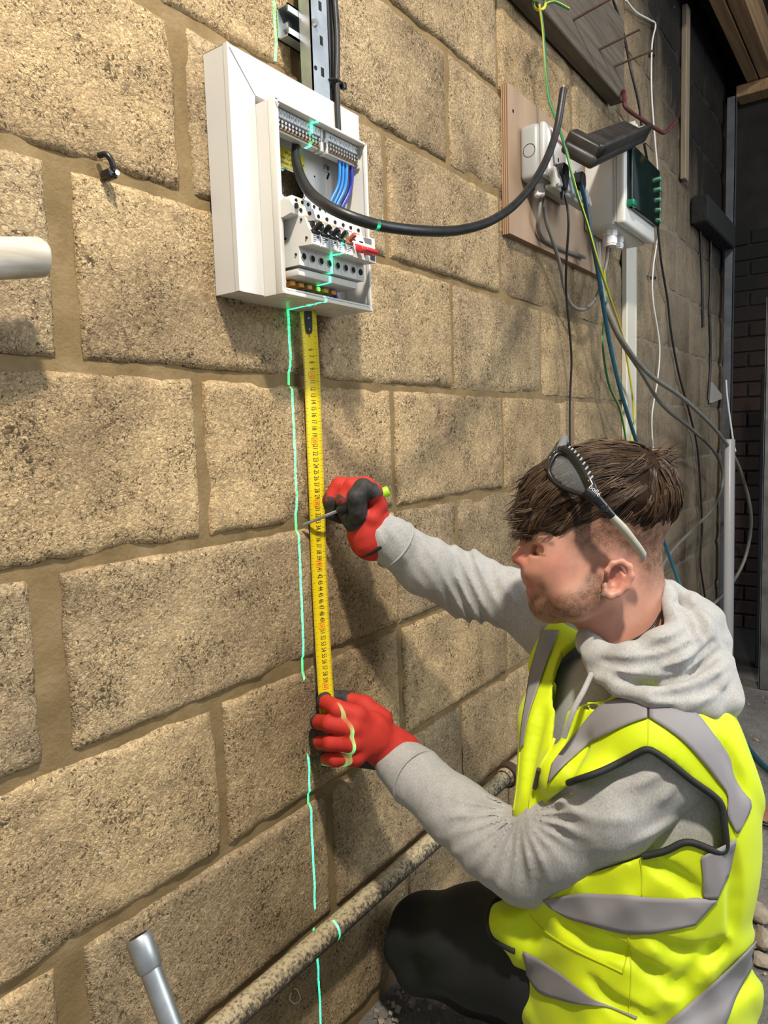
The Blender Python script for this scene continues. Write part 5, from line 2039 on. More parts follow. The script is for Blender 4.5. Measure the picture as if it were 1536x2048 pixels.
SL = [(1405, 1600, .945, 60), (1322, 1530, .905, 86), (1222, 1612, .915, 90), (1120, 1678, .955, 82), (1050, 1717, .995, 80), (985, 1682, 1.03, 70), (905, 1618, 1.075, 60), (835, 1558, 1.115, 53), (795, 1522, 1.14, 47)]
SRt = [(765, 1074, 1.15, 43), (850, 1132, 1.19, 53), (935, 1170, 1.23, 59), (1040, 1203, 1.21, 57), (1120, 1270, 1.16, 72)]
hs = SDF(PT(1282, 1500, 1.0) - np.array([.24, .22, .36]), PT(1282, 1500, 1.0) + np.array([.24, .22, .20]), .0052)
torso(hs, -.022)
hood_obj = hs.build('hoodie', M_JERSEY, man, relax=1)
hood_obj['label'] = 'grey heather hoodie with wrinkled sleeves'


def ridge(x):
    return (.5 + .5 * np.cos(2 * x)) ** 1.7


def sleeve(pts, cuffs, h, wr):
    lo, hi = bounds(pts, .02)
    hi[1] = min(hi[1], -.012)
    S = SDF(lo, hi, h)
    S.chain(pts, .022)
    for c_, k_ in cuffs:
        S.chain(c_, k_)
    Pa = S.all_points()
    near = np.abs(S.D) < .016
    Pn = Pa[near]
    S.D[near] += wr(Pn, *px_of(Pn))
    o = S.build('sleeve', M_JERSEY, hood_obj, relax=3)
    return o


def wr_left(Pn, qx, qy, qt):
    n1, n2, n3 = vnoise(Pn, 14, 31), vnoise(Pn, 30, 32), vnoise(Pn, 60, 33)
    w = .0022 * n1 + .0008 * n3
    # fan of creases round the inner elbow
    th = np.arctan2(qy - 1628, qx - 1040)
    rr = np.hypot(qx - 1040, qy - 1628)
    fan = np.exp(-((rr - 75) / 62) ** 2) * (1 - smooth(1120, 1200, qx))
    w -= fan * .0066 * ridge(th * 11 + n1 * 1.2) * np.clip(.8 + .5 * n2, .25, 1.2)
    w += fan * .0022
    # rings along the forearm
    s = qx * .76 + qy * .65
    fa = smooth(840, 880, qx) * (1 - smooth(985, 1040, qx)) * (qy > 1460)
    w -= fa * .0030 * (1 - np.abs(np.sin(s / 13.0 + n1 * 2.0))) * np.clip(.5 + n2, 0, 1)
    # long arcs on the upper arm
    ua = smooth(1080, 1150, qx) * (1 - smooth(1330, 1420, qx))
    ar = np.hypot(qx - 1215, qy - 1395)
    w -= ua * .0075 * ridge(ar / 15.0 + n1 * 1.5) * np.clip(.35 + n2, 0, 1) * (1 - smooth(1640, 1740, qy))
    return w


def wr_right(Pn, qx, qy, qt):
    n1, n2, n3 = vnoise(Pn, 14, 41), vnoise(Pn, 32, 42), vnoise(Pn, 60, 43)
    s = qx * .88 - (qy - 1150) * .47
    el = np.exp(-((qx - 940) / 42) ** 2)
    w = .0018 * n1 + .0008 * n3
    w -= (.0030 + .0042 * el) * ridge(s / 8.0 + n1 * 1.8) * np.clip(.55 + .8 * n2 + .5 * el, 0, 1.2)
    return w


sleeve(SL, [([(800, 1527, 1.135, 51), (828, 1551, 1.118, 57)], .005), ([(836, 1608, 1.110, 20), (852, 1604, 1.105, 22)], .010)], .0030, wr_left)
sleeve(SRt, [([(763, 1072, 1.15, 46), (788, 1088, 1.162, 51)], .005)], .0030, wr_right)
# cuff seam rings
for (c, d, rr) in (((833, 1555, 1.112), (905, 1618, 1.05), 58), ((790, 1089, 1.162), (850, 1132, 1.19), 51)):
    C0 = PT(*c)
    dd = Vector(PT(*d) - C0).normalized()
    u = dd.orthogonal().normalized()
    v = dd.cross(u)
    R_ = rr * c[2] / FPX
    MB().tube([Vector(C0) + (u * math.cos(a) + v * math.sin(a)) * R_ for a in np.linspace(0, 6.2832, 37)[:-1]], .0022, 6, closed=True).build('cuff_seam', M_JERSEY, hood_obj, smooth_ang=180)

# hood lying round the neck
hb = SDF(PT(1320, 1310, 1.0) - .19, PT(1320, 1310, 1.0) + .19, .0033)
hb.chain([(1178, 1282, .985, 24), (1200, 1318, .945, 30), (1258, 1330, .915, 38), (1330, 1300, .915, 42), (1385, 1262, .95, 42), (1400, 1245, 1.01, 42), (1370, 1235, 1.08, 42), (1280, 1270, 1.11, 36), (1200, 1290, 1.06, 28), (1178, 1282, .985, 24)], .02)
hb.chain([(1345, 1225, .955, 20), (1330, 1185, .985, 18), (1318, 1172, 1.03, 18)], .018)
hb.ell(PT(1388, 1335, .99), AXV, (Rx(66), Rx(70), .085), .03)
hb.ell(PT(1412, 1380, .965), AXV, (Rx(50), Rx(46), .080), .02)
hb.chain([(1172, 1290, .975, 14), (1188, 1338, .94, 17), (1228, 1370, .905, 20), (1300, 1396, .878, 24), (1378, 1392, .872, 25), (1430, 1358, .890, 24), (1452, 1320, .945, 20)], .005)
hb.chain([(1240, 1345, .915, 14), (1310, 1352, .895, 16), (1370, 1335, .90, 16), (1412, 1300, .93, 16), (1420, 1265, .965, 14)], .006)
hb.chain([(1360, 1412, .872, 16), (1420, 1418, .885, 20), (1456, 1414, .925, 18)], .012)
hb.chain([(1446, 1335, .97, 22), (1432, 1285, 1.0, 27), (1400, 1225, 1.03, 26), (1340, 1175, 1.04, 18)], .015)
hb.ell(PT(1365, 1375, .935), AXV, (Rx(78), Rx(38), .055), .015)
hb.ell(PT(1415, 1385, .945), AXV, (Rx(46), Rx(40), .055), .015)
Pa = hb.all_points()
near = np.abs(hb.D) < .02
Pn = Pa[near]
qx, qy, qt = px_of(Pn)
n1 = vnoise(Pn, 22, 51)
hb.D[near] += -.0045 * ridge((qy * .93 + qx * .28) / 17 + n1 * 1.3) * np.clip(.45 + vnoise(Pn, 26, 52), 0, 1) + .0016 * n1 + .002
for pts, r in (([(1205, 1322), (1260, 1330), (1330, 1318), (1395, 1285)], 6), ([(1228, 1352), (1300, 1368), (1380, 1352), (1440, 1302)], 7),
               ([(1290, 1300), (1350, 1282), (1395, 1248)], 5), ([(1330, 1345), (1390, 1325), (1428, 1285)], 5), ([(1300, 1392), (1370, 1390), (1430, 1372), (1462, 1340)], 6),
               ([(1350, 1200), (1375, 1235), (1385, 1270)], 5), ([(1372, 1205), (1402, 1240), (1412, 1275)], 5)):
    crease(hb, pts, r, .008)
# neck opening
hb.cone(PT(1212, 1190, 1.0), PT(1236, 1320, 1.0), Rx(58), Rx(56), .004, cut=True)
hb.cone(PT(1265, 1150, 1.0), PT(1280, 1290, 1.0), Rx(58), Rx(52), .004, cut=True)
hood = hb.build('hood', M_JERSEY, man)
hood['label'] = 'grey hood lying in folds round the neck'
MB().tube(spline([PT(1183, 1348, .925), PT(1168, 1380, .905), PT(1152, 1410, .90), PT(1140, 1440, .90), PT(1128, 1475, .905)], 6), .0036, 8).build('drawstring', M_JERSEY, hood, smooth_ang=60)

# ---------------------------------------------------------------- high visibility vest
def hivis():
    m, nt, bs = new_mat('hivis_yellow')
    bs.inputs['Roughness'].default_value = .62
    bs.inputs['Sheen Weight'].default_value = .1
    geo = nt.nodes.new('ShaderNodeNewGeometry')
    n = _noise(nt, geo.outputs['Position'], 9, 3)
    c = _ramp(nt, n, [(0.3, (0.60, 0.735, 0.0)), (0.7, (0.65, 0.78, 0.0))])
    nt.links.new(c, bs.inputs['Base Color'])
    w = nt.nodes.new('ShaderNodeTexNoise')
    w.inputs['Scale'].default_value = 700
    nt.links.new(geo.outputs['Position'], w.inputs['Vector'])
    nt.links.new(_bump(nt, w.outputs['Fac'], .2, .0006), bs.inputs['Normal'])
    return m


M_VEST = hivis()
M_BAND = mat('grey_reflective_tape', (.27, .255, .265), .7, vary=.10, vscale=10, bump=.15, bscale=500, bdist=.0004)
M_BIND = mat('black_binding', (.012, .015, .013), .7, bump=.5, bscale=500, bdist=.001)

lo_ = PT(1282, 1700, 1.0) - np.array([.36, .30, .0])
hi_ = PT(1282, 1700, 1.0) + np.array([.34, .33, .0])
lo_[2] = .0 + .02
hi_[2] = PT(1282, 1270, 1.0)[2] + .05
lo_[2] = max(.03, PT(1282, 2120, .95)[2])
ve = SDF(lo_, hi_, .0042)
torso(ve, .003)
# shoulder cap standing off the sleeve, loose back, hem flare, flap over the thigh
ve.cone(PT(1300, 1490, .905), PT(1384, 1560, .92), Rx(92, .905), Rx(78, .925), .03)
ve.cone(PT(1395, 1560, .94), PT(1412, 1680, .945), Rx(66, .95), Rx(58, .955), .03)
ve.cone(PT(1200, 1580, .875), PT(1130, 1560, .93), Rx(54, .87), Rx(50, .93), .03)
ve.cone(PT(1100, 1470, 1.02), PT(1092, 1620, .98), Rx(58, 1.0), Rx(62, .98), .03)
ve.cone(PT(1116, 1275, 1.12), PT(1090, 1430, 1.05), Rx(34, 1.12), Rx(46, 1.05), .03)
ve.cone(PT(1280, 1990, .925), PT(1396, 1990, .945), Rx(76, .90), Rx(76, .93), .06)
ve.ell(PT(1062, 1850, 1.03), AXV, (Rx(78), Rx(58), .05), .02)
Pa = ve.all_points()
near = np.abs(ve.D) < .024
Pn = Pa[near]
qx, qy, qt = px_of(Pn)
n1 = vnoise(Pn, 10, 61)
n2 = vnoise(Pn, 22, 62)
n3 = vnoise(Pn, 5, 63)
w = .0030 * n1 + .0010 * n2
low = smooth(1690, 1790, qy)
# soft drag folds below the arm, running down and back
w += -.0120 * ridge((qx * .50 + qy * .86) / 30.0 + n3 * 1.6) * np.clip(.35 + n1, 0, 1) * low
w += -.0090 * ridge((qx * .93 - qy * .36) / 27.0 + n3 * 1.9) * np.clip(.25 + n1, 0, 1) * low
w += -.0100 * ridge((qx * .80 + qy * .60) / 26.0 + n3 * 1.7) * np.clip(.3 + n1, 0, 1) * (1 - low) * (1 - smooth(1240, 1330, qx))
w += -.0100 * ridge((qx * .86 - qy * .50) / 28.0 + n3 * 1.5) * np.clip(.2 + n1, 0, 1) * (1 - low) * smooth(1380, 1440, qx)
# crease along the shoulder seam / back edge
ve.D[near] += w
for pts, r in (([(1300, 1728), (1350, 1750), (1400, 1790)], 6), ([(1190, 1872), (1280, 1930), (1380, 1985)], 8), ([(1300, 1880), (1380, 1905), (1450, 1895)], 7),
               ([(1330, 1990), (1390, 1950), (1440, 1880)], 7), ([(1120, 1850), (1180, 1890), (1250, 1900)], 6), ([(1180, 1470), (1140, 1540), (1105, 1600)], 6),
               ([(1440, 1480), (1470, 1540), (1490, 1590)], 6), ([(1460, 1700), (1470, 1780), (1465, 1860)], 7), ([(1180, 1960), (1230, 2010), (1300, 2040)], 7), ([(1085, 1420), (1066, 1500), (1052, 1580)], 5)):
    crease(ve, pts, r, .012)
VSOLID = ve.D.copy()
inner = ve.D + .011
ve.D = np.maximum(ve.D, -inner)
qx, qy, qt = px_of(Pa)
arm_poly = [(1100, 1600), (1142, 1566), (1200, 1545), (1250, 1520), (1295, 1497), (1340, 1525), (1380, 1560), (1425, 1592), (1444, 1612), (1450, 1660), (1453, 1700), (1440, 1708), (1390, 1685), (1368, 1683), (1330, 1702), (1290, 1712), (1200, 1740), (1110, 1770)]
cutd = np.maximum(poly_sd(qx, qy, arm_poly) * qt / FPX, qt - .985)
ve.D = np.maximum(ve.D, -cutd)
front_poly = [(1150, 1235), (1215, 1330), (1170, 1372), (1135, 1420), (1122, 1478), (1104, 1498), (1112, 1420), (1122, 1330), (1128, 1240)]
cutd = np.maximum(poly_sd(qx, qy, front_poly) * qt / FPX, qt - 1.06)
ve.D = np.maximum(ve.D, -cutd)
neck = np.linalg.norm(np.cross(Pa - PT(1240, 1300, 1.0), vdir(.1, 1, 0)), axis=-1) - .085
ve.D = np.maximum(ve.D, -np.maximum(neck, (qy - 1420) * qt / FPX))
# nothing of the vest above the lower edge of the hood
hline = np.interp(qx, [1180, 1230, 1300, 1380, 1430, 1475, 1520], [1322, 1360, 1388, 1396, 1400, 1416, 1420]) - 6
ve.D = np.where(qx > 1175, np.maximum(ve.D, (hline - qy) * qt / FPX), ve.D)
# far armhole
farc = np.linalg.norm(np.cross(Pa - PT(1090, 1235, 1.18), Vector(PT(1020, 1195, 1.215) - PT(1120, 1265, 1.16)).normalized()), axis=-1) - .062
ve.D = np.maximum(ve.D, -np.maximum(farc, 1.12 - qt))
vest = ve.build('hi_vis_vest', M_VEST, man, relax=2)
vest['label'] = 'fluorescent yellow sleeveless safety vest'
SOLID = SDF(lo_, hi_, .0042)
SOLID.D = VSOLID


def drape(px, py, t0=.70, t1=1.25, off=.0030):
    """first point of the vest's outer surface along a line of sight, lifted by off"""
    ts = np.arange(t0, t1, .003)
    P = CAM + ts[:, None] * ray(px, py)
    d = SOLID.sample(P)
    k = np.argmax(d < 0)
    if not (d < 0).any():
        k = int(np.argmin(d))
        return P[k], SOLID.grad(P[k])
    if k > 0:
        f = d[k - 1] / (d[k - 1] - d[k] + 1e-9)
        p = P[k - 1] * (1 - f) + P[k] * f
    else:
        p = P[k]
    g = SOLID.grad(p)
    return p + g * off, g


def resample(pts, n):
    P = spline([(x, y, 0) for x, y in pts], 10)
    c = [0]
    for a, b in zip(P[:-1], P[1:]):
        c.append(c[-1] + (b - a).length)
    s = np.linspace(0, c[-1], n)
    return [(np.interp(v, c, [p.x for p in P]), np.interp(v, c, [p.y for p in P])) for v in s]


def band(top, bot, n=28, m=7, lab=None):
    T, B = resample(top, n), resample(bot, n)
    g = MB()
    for i in range(n):
        for j in range(m + 1):
            f = j / m
            p, _ = drape(T[i][0] * (1 - f) + B[i][0] * f, T[i][1] * (1 - f) + B[i][1] * f)
            g.v.append(tuple(p))
    for i in range(n - 1):
        for j in range(m):
            a = i * (m + 1) + j
            q = (a, a + 1, a + m + 2, a + m + 1)
            P4 = [Vector(g.v[k]) for k in q]
            if max((P4[k] - P4[(k + 1) % 4]).length for k in range(4)) < .04:
                g.f.append(q)
                g.m.append(0)
    o = g.build('reflective_band', M_BAND, vest, smooth_ang=180, fixn=False)
    sm = o.modifiers.new('thick', 'SOLIDIFY')
    sm.thickness = .0008
    sm.offset = 0
    if lab:
        o['label'] = lab
    return o


band([(1106, 1530), (1132, 1492), (1170, 1444), (1206, 1410), (1258, 1394), (1295, 1394)], [(1098, 1567), (1134, 1528), (1180, 1490), (1220, 1468), (1258, 1450), (1295, 1437)], lab='grey band over the front of the shoulder')
band([(1299, 1394), (1345, 1404), (1390, 1428), (1424, 1470), (1458, 1511), (1463, 1547), (1482, 1580), (1499, 1610), (1474, 1664)], [(1299, 1437), (1335, 1460), (1367, 1485), (1400, 1520), (1429, 1556), (1452, 1589), (1452, 1628), (1462, 1650), (1470, 1666)], lab='grey band down the back of the shoulder')
band([(1400, 1712), (1403, 1740), (1406, 1770), (1408, 1796)], [(1469, 1676), (1466, 1712), (1452, 1750), (1432, 1797)], n=14, lab='grey band below the armhole at the back')
band([(1088, 1800), (1150, 1786), (1217, 1787), (1300, 1792), (1408, 1797), (1434, 1797)], [(1102, 1814), (1144, 1838), (1200, 1853), (1258, 1866), (1325, 1862), (1388, 1848)], n=34, lab='grey waist band')
band([(1046, 1900), (1080, 1916), (1120, 1942), (1160, 1975), (1206, 2008), (1275, 2034)], [(1056, 1948), (1080, 1984), (1120, 1998), (1160, 2006), (1206, 2013), (1272, 2040)], lab='grey lower band at the front')
band([(1508, 1880), (1455, 1933), (1383, 1998), (1330, 2044), (1300, 2070)], [(1508, 1918), (1476, 1977), (1452, 2035), (1436, 2070), (1430, 2080)], lab='grey lower band at the back')
band([(1086, 1262), (1066, 1330), (1054, 1400), (1046, 1450), (1043, 1500)], [(1118, 1262), (1098, 1320), (1076, 1385), (1058, 1440), (1050, 1490)], n=18, m=5, lab='grey band on the far front panel')


def binding(pts, r=.0042, n=40, off=.001, closed=False):
    P = [drape(x, y, off=off)[0] for x, y in resample(pts, n)]
    P = [Vector(p) for p in P]
    for _ in range(3):
        P = [P[0]] + [(P[i - 1] + P[i] * 2 + P[i + 1]) / 4 for i in range(1, len(P) - 1)] + [P[-1]]
    return MB().tube(P, r, 8).build('black_binding', M_BIND, vest, smooth_ang=60)


binding([(1138, 1566), (1200, 1545), (1250, 1520), (1290, 1498), (1300, 1498), (1340, 1525), (1380, 1558), (1425, 1590), (1443, 1610), (1448, 1650), (1452, 1695), (1444, 1706), (1420, 1698), (1390, 1686), (1368, 1683), (1330, 1702), (1285, 1712)], n=80)
binding([(1008, 1788), (985, 1806), (976, 1835), (980, 1865), (1000, 1886), (1030, 1902)], n=26)
# seams
M_SEAM = mat('vest_seam', (.55, .62, .0), .7)
for pts in ([(1297, 1440), (1297, 1470), (1296, 1494)], [(1060, 1830), (1100, 1870), (1160, 1905), (1245, 1945)], [(1245, 1945), (1256, 1900), (1256, 1868)], [(1258, 1870), (1262, 1950), (1258, 2030)], [(1280, 1716), (1284, 1750), (1284, 1790)], [(1040, 1500), (1036, 1560), (1028, 1620)]):
    P = [Vector(drape(x, y, off=.0006)[0]) for x, y in resample(pts, 18)]
    MB().tube(P, .0009, 5).build('seam', M_SEAM, vest, smooth_ang=60)
P = [Vector(drape(x, y, off=.0022)[0]) for x, y in resample([(1297, 1396), (1297, 1416), (1297, 1437)], 8)]
MB().tube(P, .0009, 5).build('seam', M_PRINT, vest)
# zip edge of the front
P = [Vector(drape(x, y, off=.001)[0]) for x, y in resample([(1110, 1478), (1098, 1508), (1080, 1540), (1062, 1600), (1060, 1650)], 24)]
MB().tube(P, .0022, 6).build('front_edge', M_VEST, vest, smooth_ang=60)
MB().tube([Vector(drape(1083, 1540, off=.004)[0]), Vector(drape(1074, 1575, off=.004)[0])], .003, 8).build('zip_pull', mat('dark_zip', (.10, .09, .05), .4, metal=.6), vest)

# ---------------------------------------------------------------- trousers
tr_ = SDF(np.array([-.28, -.86, .0]), np.array([.62, -.004, .46]), .0058)
tr_.chain([(1200, 1985, 1.02, 125), (1090, 1920, 1.08, 118), (965, 1890, 1.17, 105), (862, 1886, 1.285, 88)], .03)
tr_.chain([(862, 1892, 1.285, 84), (940, 1945, 1.28, 66), (1040, 1990, 1.25, 60), (1130, 2020, 1.22, 52)], .03)
tr_.chain([(1320, 2060, .98, 112), (1250, 2165, 1.01, 100), (1200, 2255, 1.03, 88)], .03)
tr_.chain([(1205, 2262, 1.03, 78), (1320, 2262, 1.04, 70), (1500, 2230, 1.06, 55)], .03)
tr_.chain([(1330, 2030, 1.05, 130), (1330, 2080, 1.1, 130)], .03)
Pa = tr_.all_points()
near = np.abs(tr_.D) < .03
Pn = Pa[near]
qx, qy, qt = px_of(Pn)
n1 = vnoise(Pn, 12, 71)
tr_.D[near] += .004 * n1 + .0035 * np.sin((qx * .3 + qy * .95) / 15 + n1 * 2) * np.exp(-((qx - 830) / 90) ** 2)
tr_.D = np.maximum(tr_.D, .004 - Pa[..., 2])
trs = tr_.build('work_trousers', mat('black_work_cloth', (.014, .014, .016), .72, bump=.3, bscale=600, bdist=.0006, vary=.3, vscale=12), man)
trs['label'] = 'black work trousers, knee bent against the wall'
# boots
for nm, a, b, c in (('work_boot', (1130, 2030, 1.22), (1200, 2075, 1.19), 46), ('work_boot', (1500, 2240, 1.06), (1590, 2270, 1.08), 50)):
    S = SDF(np.minimum(PT(*a), PT(*b)) - .12, np.maximum(PT(*a), PT(*b)) + .12, .006)
    S.cone(PT(*a), PT(*b), Rx(c, a[2]), Rx(c * .85, b[2]), .02)
    S.D = np.maximum(S.D, .002 - S.all_points()[..., 2])
    S.build(nm, mat('boot_leather', (.03, .025, .02), .6), man)

# ---------------------------------------------------------------- gloves
def glove_material():
    m, nt, bs = new_mat('red_knit_black_latex')
    geo = nt.nodes.new('ShaderNodeNewGeometry')
    a = nt.nodes.new('ShaderNodeAttribute')
    a.attribute_name = 'mask'
    n = _noise(nt, geo.outputs['Position'], 130, 4, .6)
    f = _math(nt, 'MULTIPLY', _math(nt, 'ADD', _math(nt, 'SUBTRACT', a.outputs['Fac'], .5), _math(nt, 'MULTIPLY', _math(nt, 'SUBTRACT', n, .5), .55)), 9)
    f = _math(nt, 'ADD', f, .5, clamp=True)
    red = _ramp(nt, _noise(nt, geo.outputs['Position'], 40, 3), [(.3, (.46, .020, .012)), (.7, (.57, .032, .018))])
    blk = _ramp(nt, n, [(.35, (.018, .017, .017)), (.7, (.050, .046, .044))])
    c = _mix(nt, f, red, blk)
    nt.links.new(c, bs.inputs['Base Color'])
    bs.inputs['Roughness'].default_value = .72
    w = nt.nodes.new('ShaderNodeTexWave')
    w.inputs['Scale'].default_value = 330
    w.inputs['Distortion'].default_value = .6
    nt.links.new(geo.outputs['Position'], w.inputs['Vector'])
    nt.links.new(_bump(nt, w.outputs['Fac'], .18, .0008), bs.inputs['Normal'])
    return m


M_GLOVE = glove_material()
# left hand, pinching the tape
gl = SDF(PT(715, 1465, 1.15) - .115, PT(715, 1465, 1.15) + .115, .0018)
gl.ell(PT(732, 1466, 1.124), AXV, (Rx(56), Rx(52), .024), .012)
gl.chain([(745, 1475, 1.145, 44), (788, 1503, 1.148, 42), (800, 1512, 1.148, 46)], .014)
fing = [[(716, 1432, 1.105, 21), (676, 1418, 1.106, 17.5), (648, 1402, 1.140, 15), (652, 1390, 1.170, 12)],
        [(706, 1455, 1.098, 21), (660, 1447, 1.104, 17), (636, 1444, 1.140, 15), (644, 1450, 1.176, 12)],
        [(706, 1485, 1.098, 21), (662, 1485, 1.106, 16.5), (638, 1485, 1.144, 14.5), (646, 1490, 1.176, 12)],
        [(712, 1512, 1.106, 20), (672, 1518, 1.114, 15.5), (650, 1518, 1.148, 13), (656, 1522, 1.174, 11)]]
for f_ in fing:
    gl.chain([(748, 1476, 1.124, 26), f_[0]], .008, vals=[0])
    gl.chain(f_, .0035, vals=[0, .28, 1])
gl.chain([(762, 1440, 1.15, 24), (728, 1412, 1.165, 20), (690, 1399, 1.176, 16), (664, 1391, 1.180, 13)], .006, vals=[0, .30, 1.0])
gl.chain([(700, 1505, 1.168, 26), (770, 1520, 1.165, 22)], .006, val=.9)       # palm side
# knit cuff
P_ = gl.all_points()
qx, qy, qt = px_of(P_)
band_ = smooth(750, 790, qx * .83 + qy * .55 - 660) if False else 0


def coat(S):
    def f(V):
        n = S.grad(V)
        qx, qy, qt = px_of(V)
        back = smooth(.05, .45, n @ UF) * (1 - smooth(745, 775, qx))
        return {'mask': np.maximum(S.sample(V, S.A), back)}
    return f


lg = gl.build('work_glove', M_GLOVE, man, attr=coat(gl))
lg['label'] = 'red knitted glove with grey black coating, pinching the tape'
C0 = PT(800, 1520, 1.148)
dd = Vector(PT(770, 1495, 1.147) - C0).normalized()
u = dd.orthogonal().normalized()
v = dd.cross(u)
wb_ = MB()
for q in range(2):
    wb_.tube([Vector(C0) - dd * (.004 * q) + (u * math.cos(a) + v * math.sin(a)) * Rx(46, 1.148) for a in np.linspace(0, 6.2832, 33)[:-1]], .0042, 6, closed=True)
wb_.build('glove_cuff_edge', M_BLK, lg, smooth_ang=180)
C1 = PT(776, 1540, 1.140)
MB().rbox(tuple(C1 - np.array([.009, .008, .014])), tuple(C1 + np.array([.009, .008, .014])), .004, 2, rot=Matrix.Rotation(.5, 3, 'Y')).build('wrist_watch', M_BLK, lg, smooth_ang=50)

# right hand, closed round the screwdriver
gr_ = SDF(PT(715, 1020, 1.14) - .11, PT(715, 1020, 1.14) + .11, .0018)
gr_.ell(PT(722, 988, 1.152), AXV, (Rx(50), Rx(32), .026), .012)
gr_.chain([(735, 1000, 1.15, 34), (742, 1040, 1.145, 34), (738, 1066, 1.148, 40), (744, 1078, 1.15, 44)], .014)
gr_.chain([(708, 975, 1.150, 20), (680, 972, 1.148, 18), (662, 1000, 1.146, 17), (664, 1026, 1.152, 14), (682, 1036, 1.170, 12)], .0035, vals=[0, .15, 1.0, .55])
gr_.chain([(730, 972, 1.132, 20), (704, 974, 1.126, 18), (688, 1000, 1.124, 16.5), (690, 1026, 1.130, 13), (704, 1036, 1.150, 12)], .0035, vals=[0, .15, 1.0, .6])
gr_.chain([(756, 1010, 1.128, 18), (748, 985, 1.112, 17), (726, 975, 1.100, 18), (712, 994, 1.096, 17.5), (712, 1022, 1.104, 15)], .0045, vals=[0, 1, .55, 1.0])
gr_.chain([(722, 1000, 1.108, 15), (716, 1030, 1.112, 16)], .004, val=1.0)
gr_.ell(PT(712, 1040, 1.132), AXV, (Rx(32), Rx(28), .020), .008, val=1.0)
gr_.chain([(756, 1010, 1.125, 15), (745, 1035, 1.120, 15)], .008, val=0.0)
rg = gr_.build('work_glove', M_GLOVE, man)
rg['label'] = 'red glove with dirty black fingers gripping the screwdriver'
C0 = PT(752, 1082, 1.152)
dd = Vector(PT(735, 1060, 1.145) - C0).normalized()
u = dd.orthogonal().normalized()
v = dd.cross(u)
MB().tube([Vector(C0) + (u * math.cos(a) + v * math.sin(a)) * Rx(43, 1.15) for a in np.linspace(0, 6.2832, 33)[:-1]], .004, 6, closed=True).build('glove_cuff_edge', M_BLK, rg, smooth_ang=180)

# ---------------------------------------------------------------- screwdriver
tip = Vector(W(606, 1050, -.004))
hnd = Vector(PT(778, 981, 1.118))
ax = (tip - hnd).normalized()
L = (tip - hnd).length
sd_ = thing('screwdriver', tuple(tip), 'thin screwdriver with lime green handle end marking the wall', 'screwdriver')
MB().tube([tip, tip - ax * .004, tip - ax * (L - .085)], [.0018, .0026, .0027], 12).build('steel_shaft', M_STEEL, sd_, smooth_ang=50)
MB().tube([hnd, hnd + ax * .002, hnd + ax * .026], [.0070, .0082, .0080], 16).build('handle_end', mat('lime_plastic', (.36, .66, .01), .4), sd_, smooth_ang=50)
MB().tube([hnd + ax * .026, hnd + ax * .05, hnd + ax * .078, hnd + ax * .088], [.0092, .0085, .0092, .0050], 14).build('handle_grip', M_BLK, sd_, smooth_ang=50)

# ---------------------------------------------------------------- safety glasses pushed up into the hair
sg = thing('safety_glasses', tuple(PT(1140, 940, .95)), 'clear safety glasses with black frame pushed up on the hair', 'glasses')
lens_near = [(1098, 942, .955), (1104, 925, .963), (1113, 911, .968), (1126, 908, .965), (1140, 914, .95), (1154, 932, .93), (1168, 955, .912), (1178, 978, .902), (1172, 990, .902), (1152, 986, .914), (1128, 976, .930), (1108, 962, .945)]
m_lens, nt, bs = new_mat('clear_lens')
bs.inputs['Base Color'].default_value = (.42, .46, .48, 1)
bs.inputs['Roughness'].default_value = .04
bs.inputs['Alpha'].default_value = .11
bs.inputs['Specular IOR Level'].default_value = .9


def lens(pts, name):
    P = [Vector(PT(*p)) for p in pts]
    c = sum(P, Vector()) / len(P)
    nrm = Vector((0, 0, 0))
    for i in range(len(P)):
        nrm += (P[i] - c).cross(P[(i + 1) % len(P)] - c)
    nrm.normalize()
    if nrm.dot(Vector(CAM) - c) < 0:
        nrm = -nrm
    g = MB()
    n = len(P)
    rings = [1.0, .66, .33]
    for f in rings:
        for p in P:
            g.v.append(tuple(c + (p - c) * f + nrm * .006 * (1 - f * f)))
    g.v.append(tuple(c + nrm * .006))
    for r in range(2):
        for i in range(n):
            j = (i + 1) % n
            g.f.append((r * n + i, r * n + j, (r + 1) * n + j, (r + 1) * n + i))
            g.m.append(0)
    for i in range(n):
        g.f.append((2 * n + i, 2 * n + (i + 1) % n, 3 * n))
        g.m.append(0)
    o = g.build(name, m_lens, sg, smooth_ang=180)
    s = o.modifiers.new('thick', 'SOLIDIFY')
    s.thickness = .0018
    return P, nrm


P, nrm = lens(lens_near, 'lens')
M_FRAME = mat('glossy_black_frame', (.010, .010, .011), .28)
fr = MB().tube(spline([p + nrm * .001 for p in P], 5, closed=True), .0032, 8, closed=True).build('lens_frame', M_FRAME, sg, smooth_ang=60)
# thick brow bar with pale vents on the upper rim
bar = [PT(1120, 898, .975), PT(1138, 904, .955), PT(1158, 925, .930), PT(1176, 955, .908), PT(1190, 985, .896)]
MB().tube(spline(bar, 6), [.004] * 2 + [.0062] * 21 + [.005] * 2, 8).build('brow_bar', M_FRAME, sg, smooth_ang=60)
m_vent = mat('silver_vent', (.42, .42, .41), .4)
sp_ = spline(bar, 10)
for i in range(8, 34, 3):
    p = sp_[i] - Vector(UF) * .0050 + Vector(UU) * .0022
    d = Vector(UR) * .5 + Vector(UU) * .6
    MB().tube([p - d.normalized() * .0045, p + d.normalized() * .0045], .0013, 6).build('vent_rib', m_vent, sg)
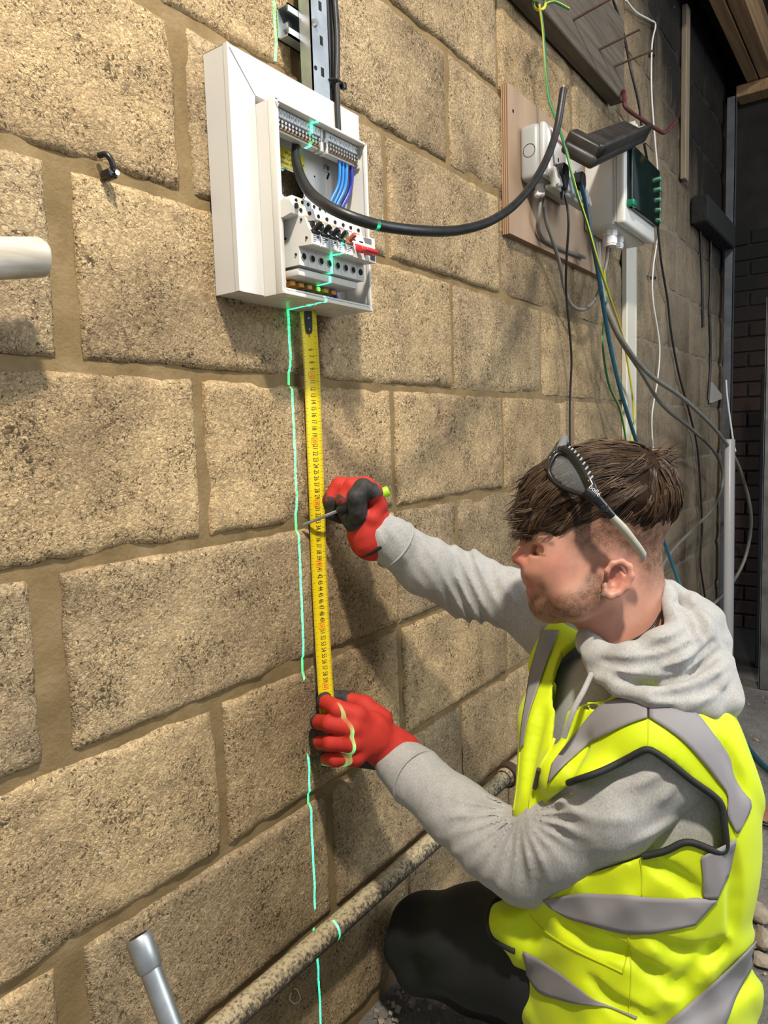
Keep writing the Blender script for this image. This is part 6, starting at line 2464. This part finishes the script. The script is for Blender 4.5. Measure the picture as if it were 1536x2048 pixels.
# hinge block, arm and pale ear tip
arm = [PT(1172, 982, .898), PT(1196, 1002, .892), PT(1218, 1026, .893), PT(1228, 1036, .895)]
MB().tube(spline(arm, 6), [.0088, .0085, .0085, .008, .008, .0078, .0075, .007, .007, .0068, .0066, .0064, .0062, .006, .006, .0058, .0056, .0055, .0055], 8).build('temple_arm', M_FRAME, sg, smooth_ang=60)
tipp = [PT(1224, 1033, .893), PT(1246, 1056, .897), PT(1266, 1082, .905), PT(1282, 1104, .915), PT(1287, 1118, .92)]
MB().tube(spline(tipp, 6), [.0052] * 6 + [.0056] * 14 + [.0055, .005, .0045, .004, .003], 8).build('ear_tip', mat('pale_rubber', (.42, .41, .33), .55), sg, smooth_ang=60)
slot = MB().rbox(*[tuple(x) for x in (PT(1209, 1018, .884) - .004, PT(1209, 1018, .884) + .004)], .001, 1)
slot.build('arm_slot', M_HOLE, sg)
tb_ = MB()
q = PT(1190, 981, .880)
text_mesh('boll\u00e9', .0088, frame(tuple(q), UR * .72 - UU * .70, UR * .70 + UU * .72), tb_)
tb_.build('brand_print', mat('white_print', (.8, .8, .8), .5), sg, fixn=False)
# far half of the glasses: bridge, far lens and far arm
lens_far = [(1094, 935, .985), (1100, 915, .99), (1112, 902, .992), (1122, 890, 1.01), (1124, 880, 1.03), (1116, 890, 1.055), (1100, 915, 1.06), (1090, 935, 1.04), (1086, 942, 1.01)]
P2, nr2 = lens(lens_far, 'lens')
MB().tube(spline(P2, 5, closed=True), .0032, 8, closed=True).build('lens_frame', M_FRAME, sg, smooth_ang=60)
MB().tube(spline([PT(1098, 938, .958), PT(1094, 936, .972), PT(1093, 934, .986)], 5), .0040, 8).build('nose_bridge', M_FRAME, sg, smooth_ang=60)
MB().tube(spline([PT(1120, 900, .975), PT(1125, 888, 1.0), PT(1128, 878, 1.03), PT(1126, 884, 1.06)], 6), .0062, 8).build('brow_bar', mat('grey_rubber', (.17, .175, .18), .45), sg, smooth_ang=60)
MB().tube(spline([PT(1126, 884, 1.06), PT(1170, 930, 1.09), PT(1230, 1010, 1.10), PT(1280, 1080, 1.09), PT(1288, 1110, 1.085)], 6), .005, 8).build('temple_arm', M_FRAME, sg, smooth_ang=60)
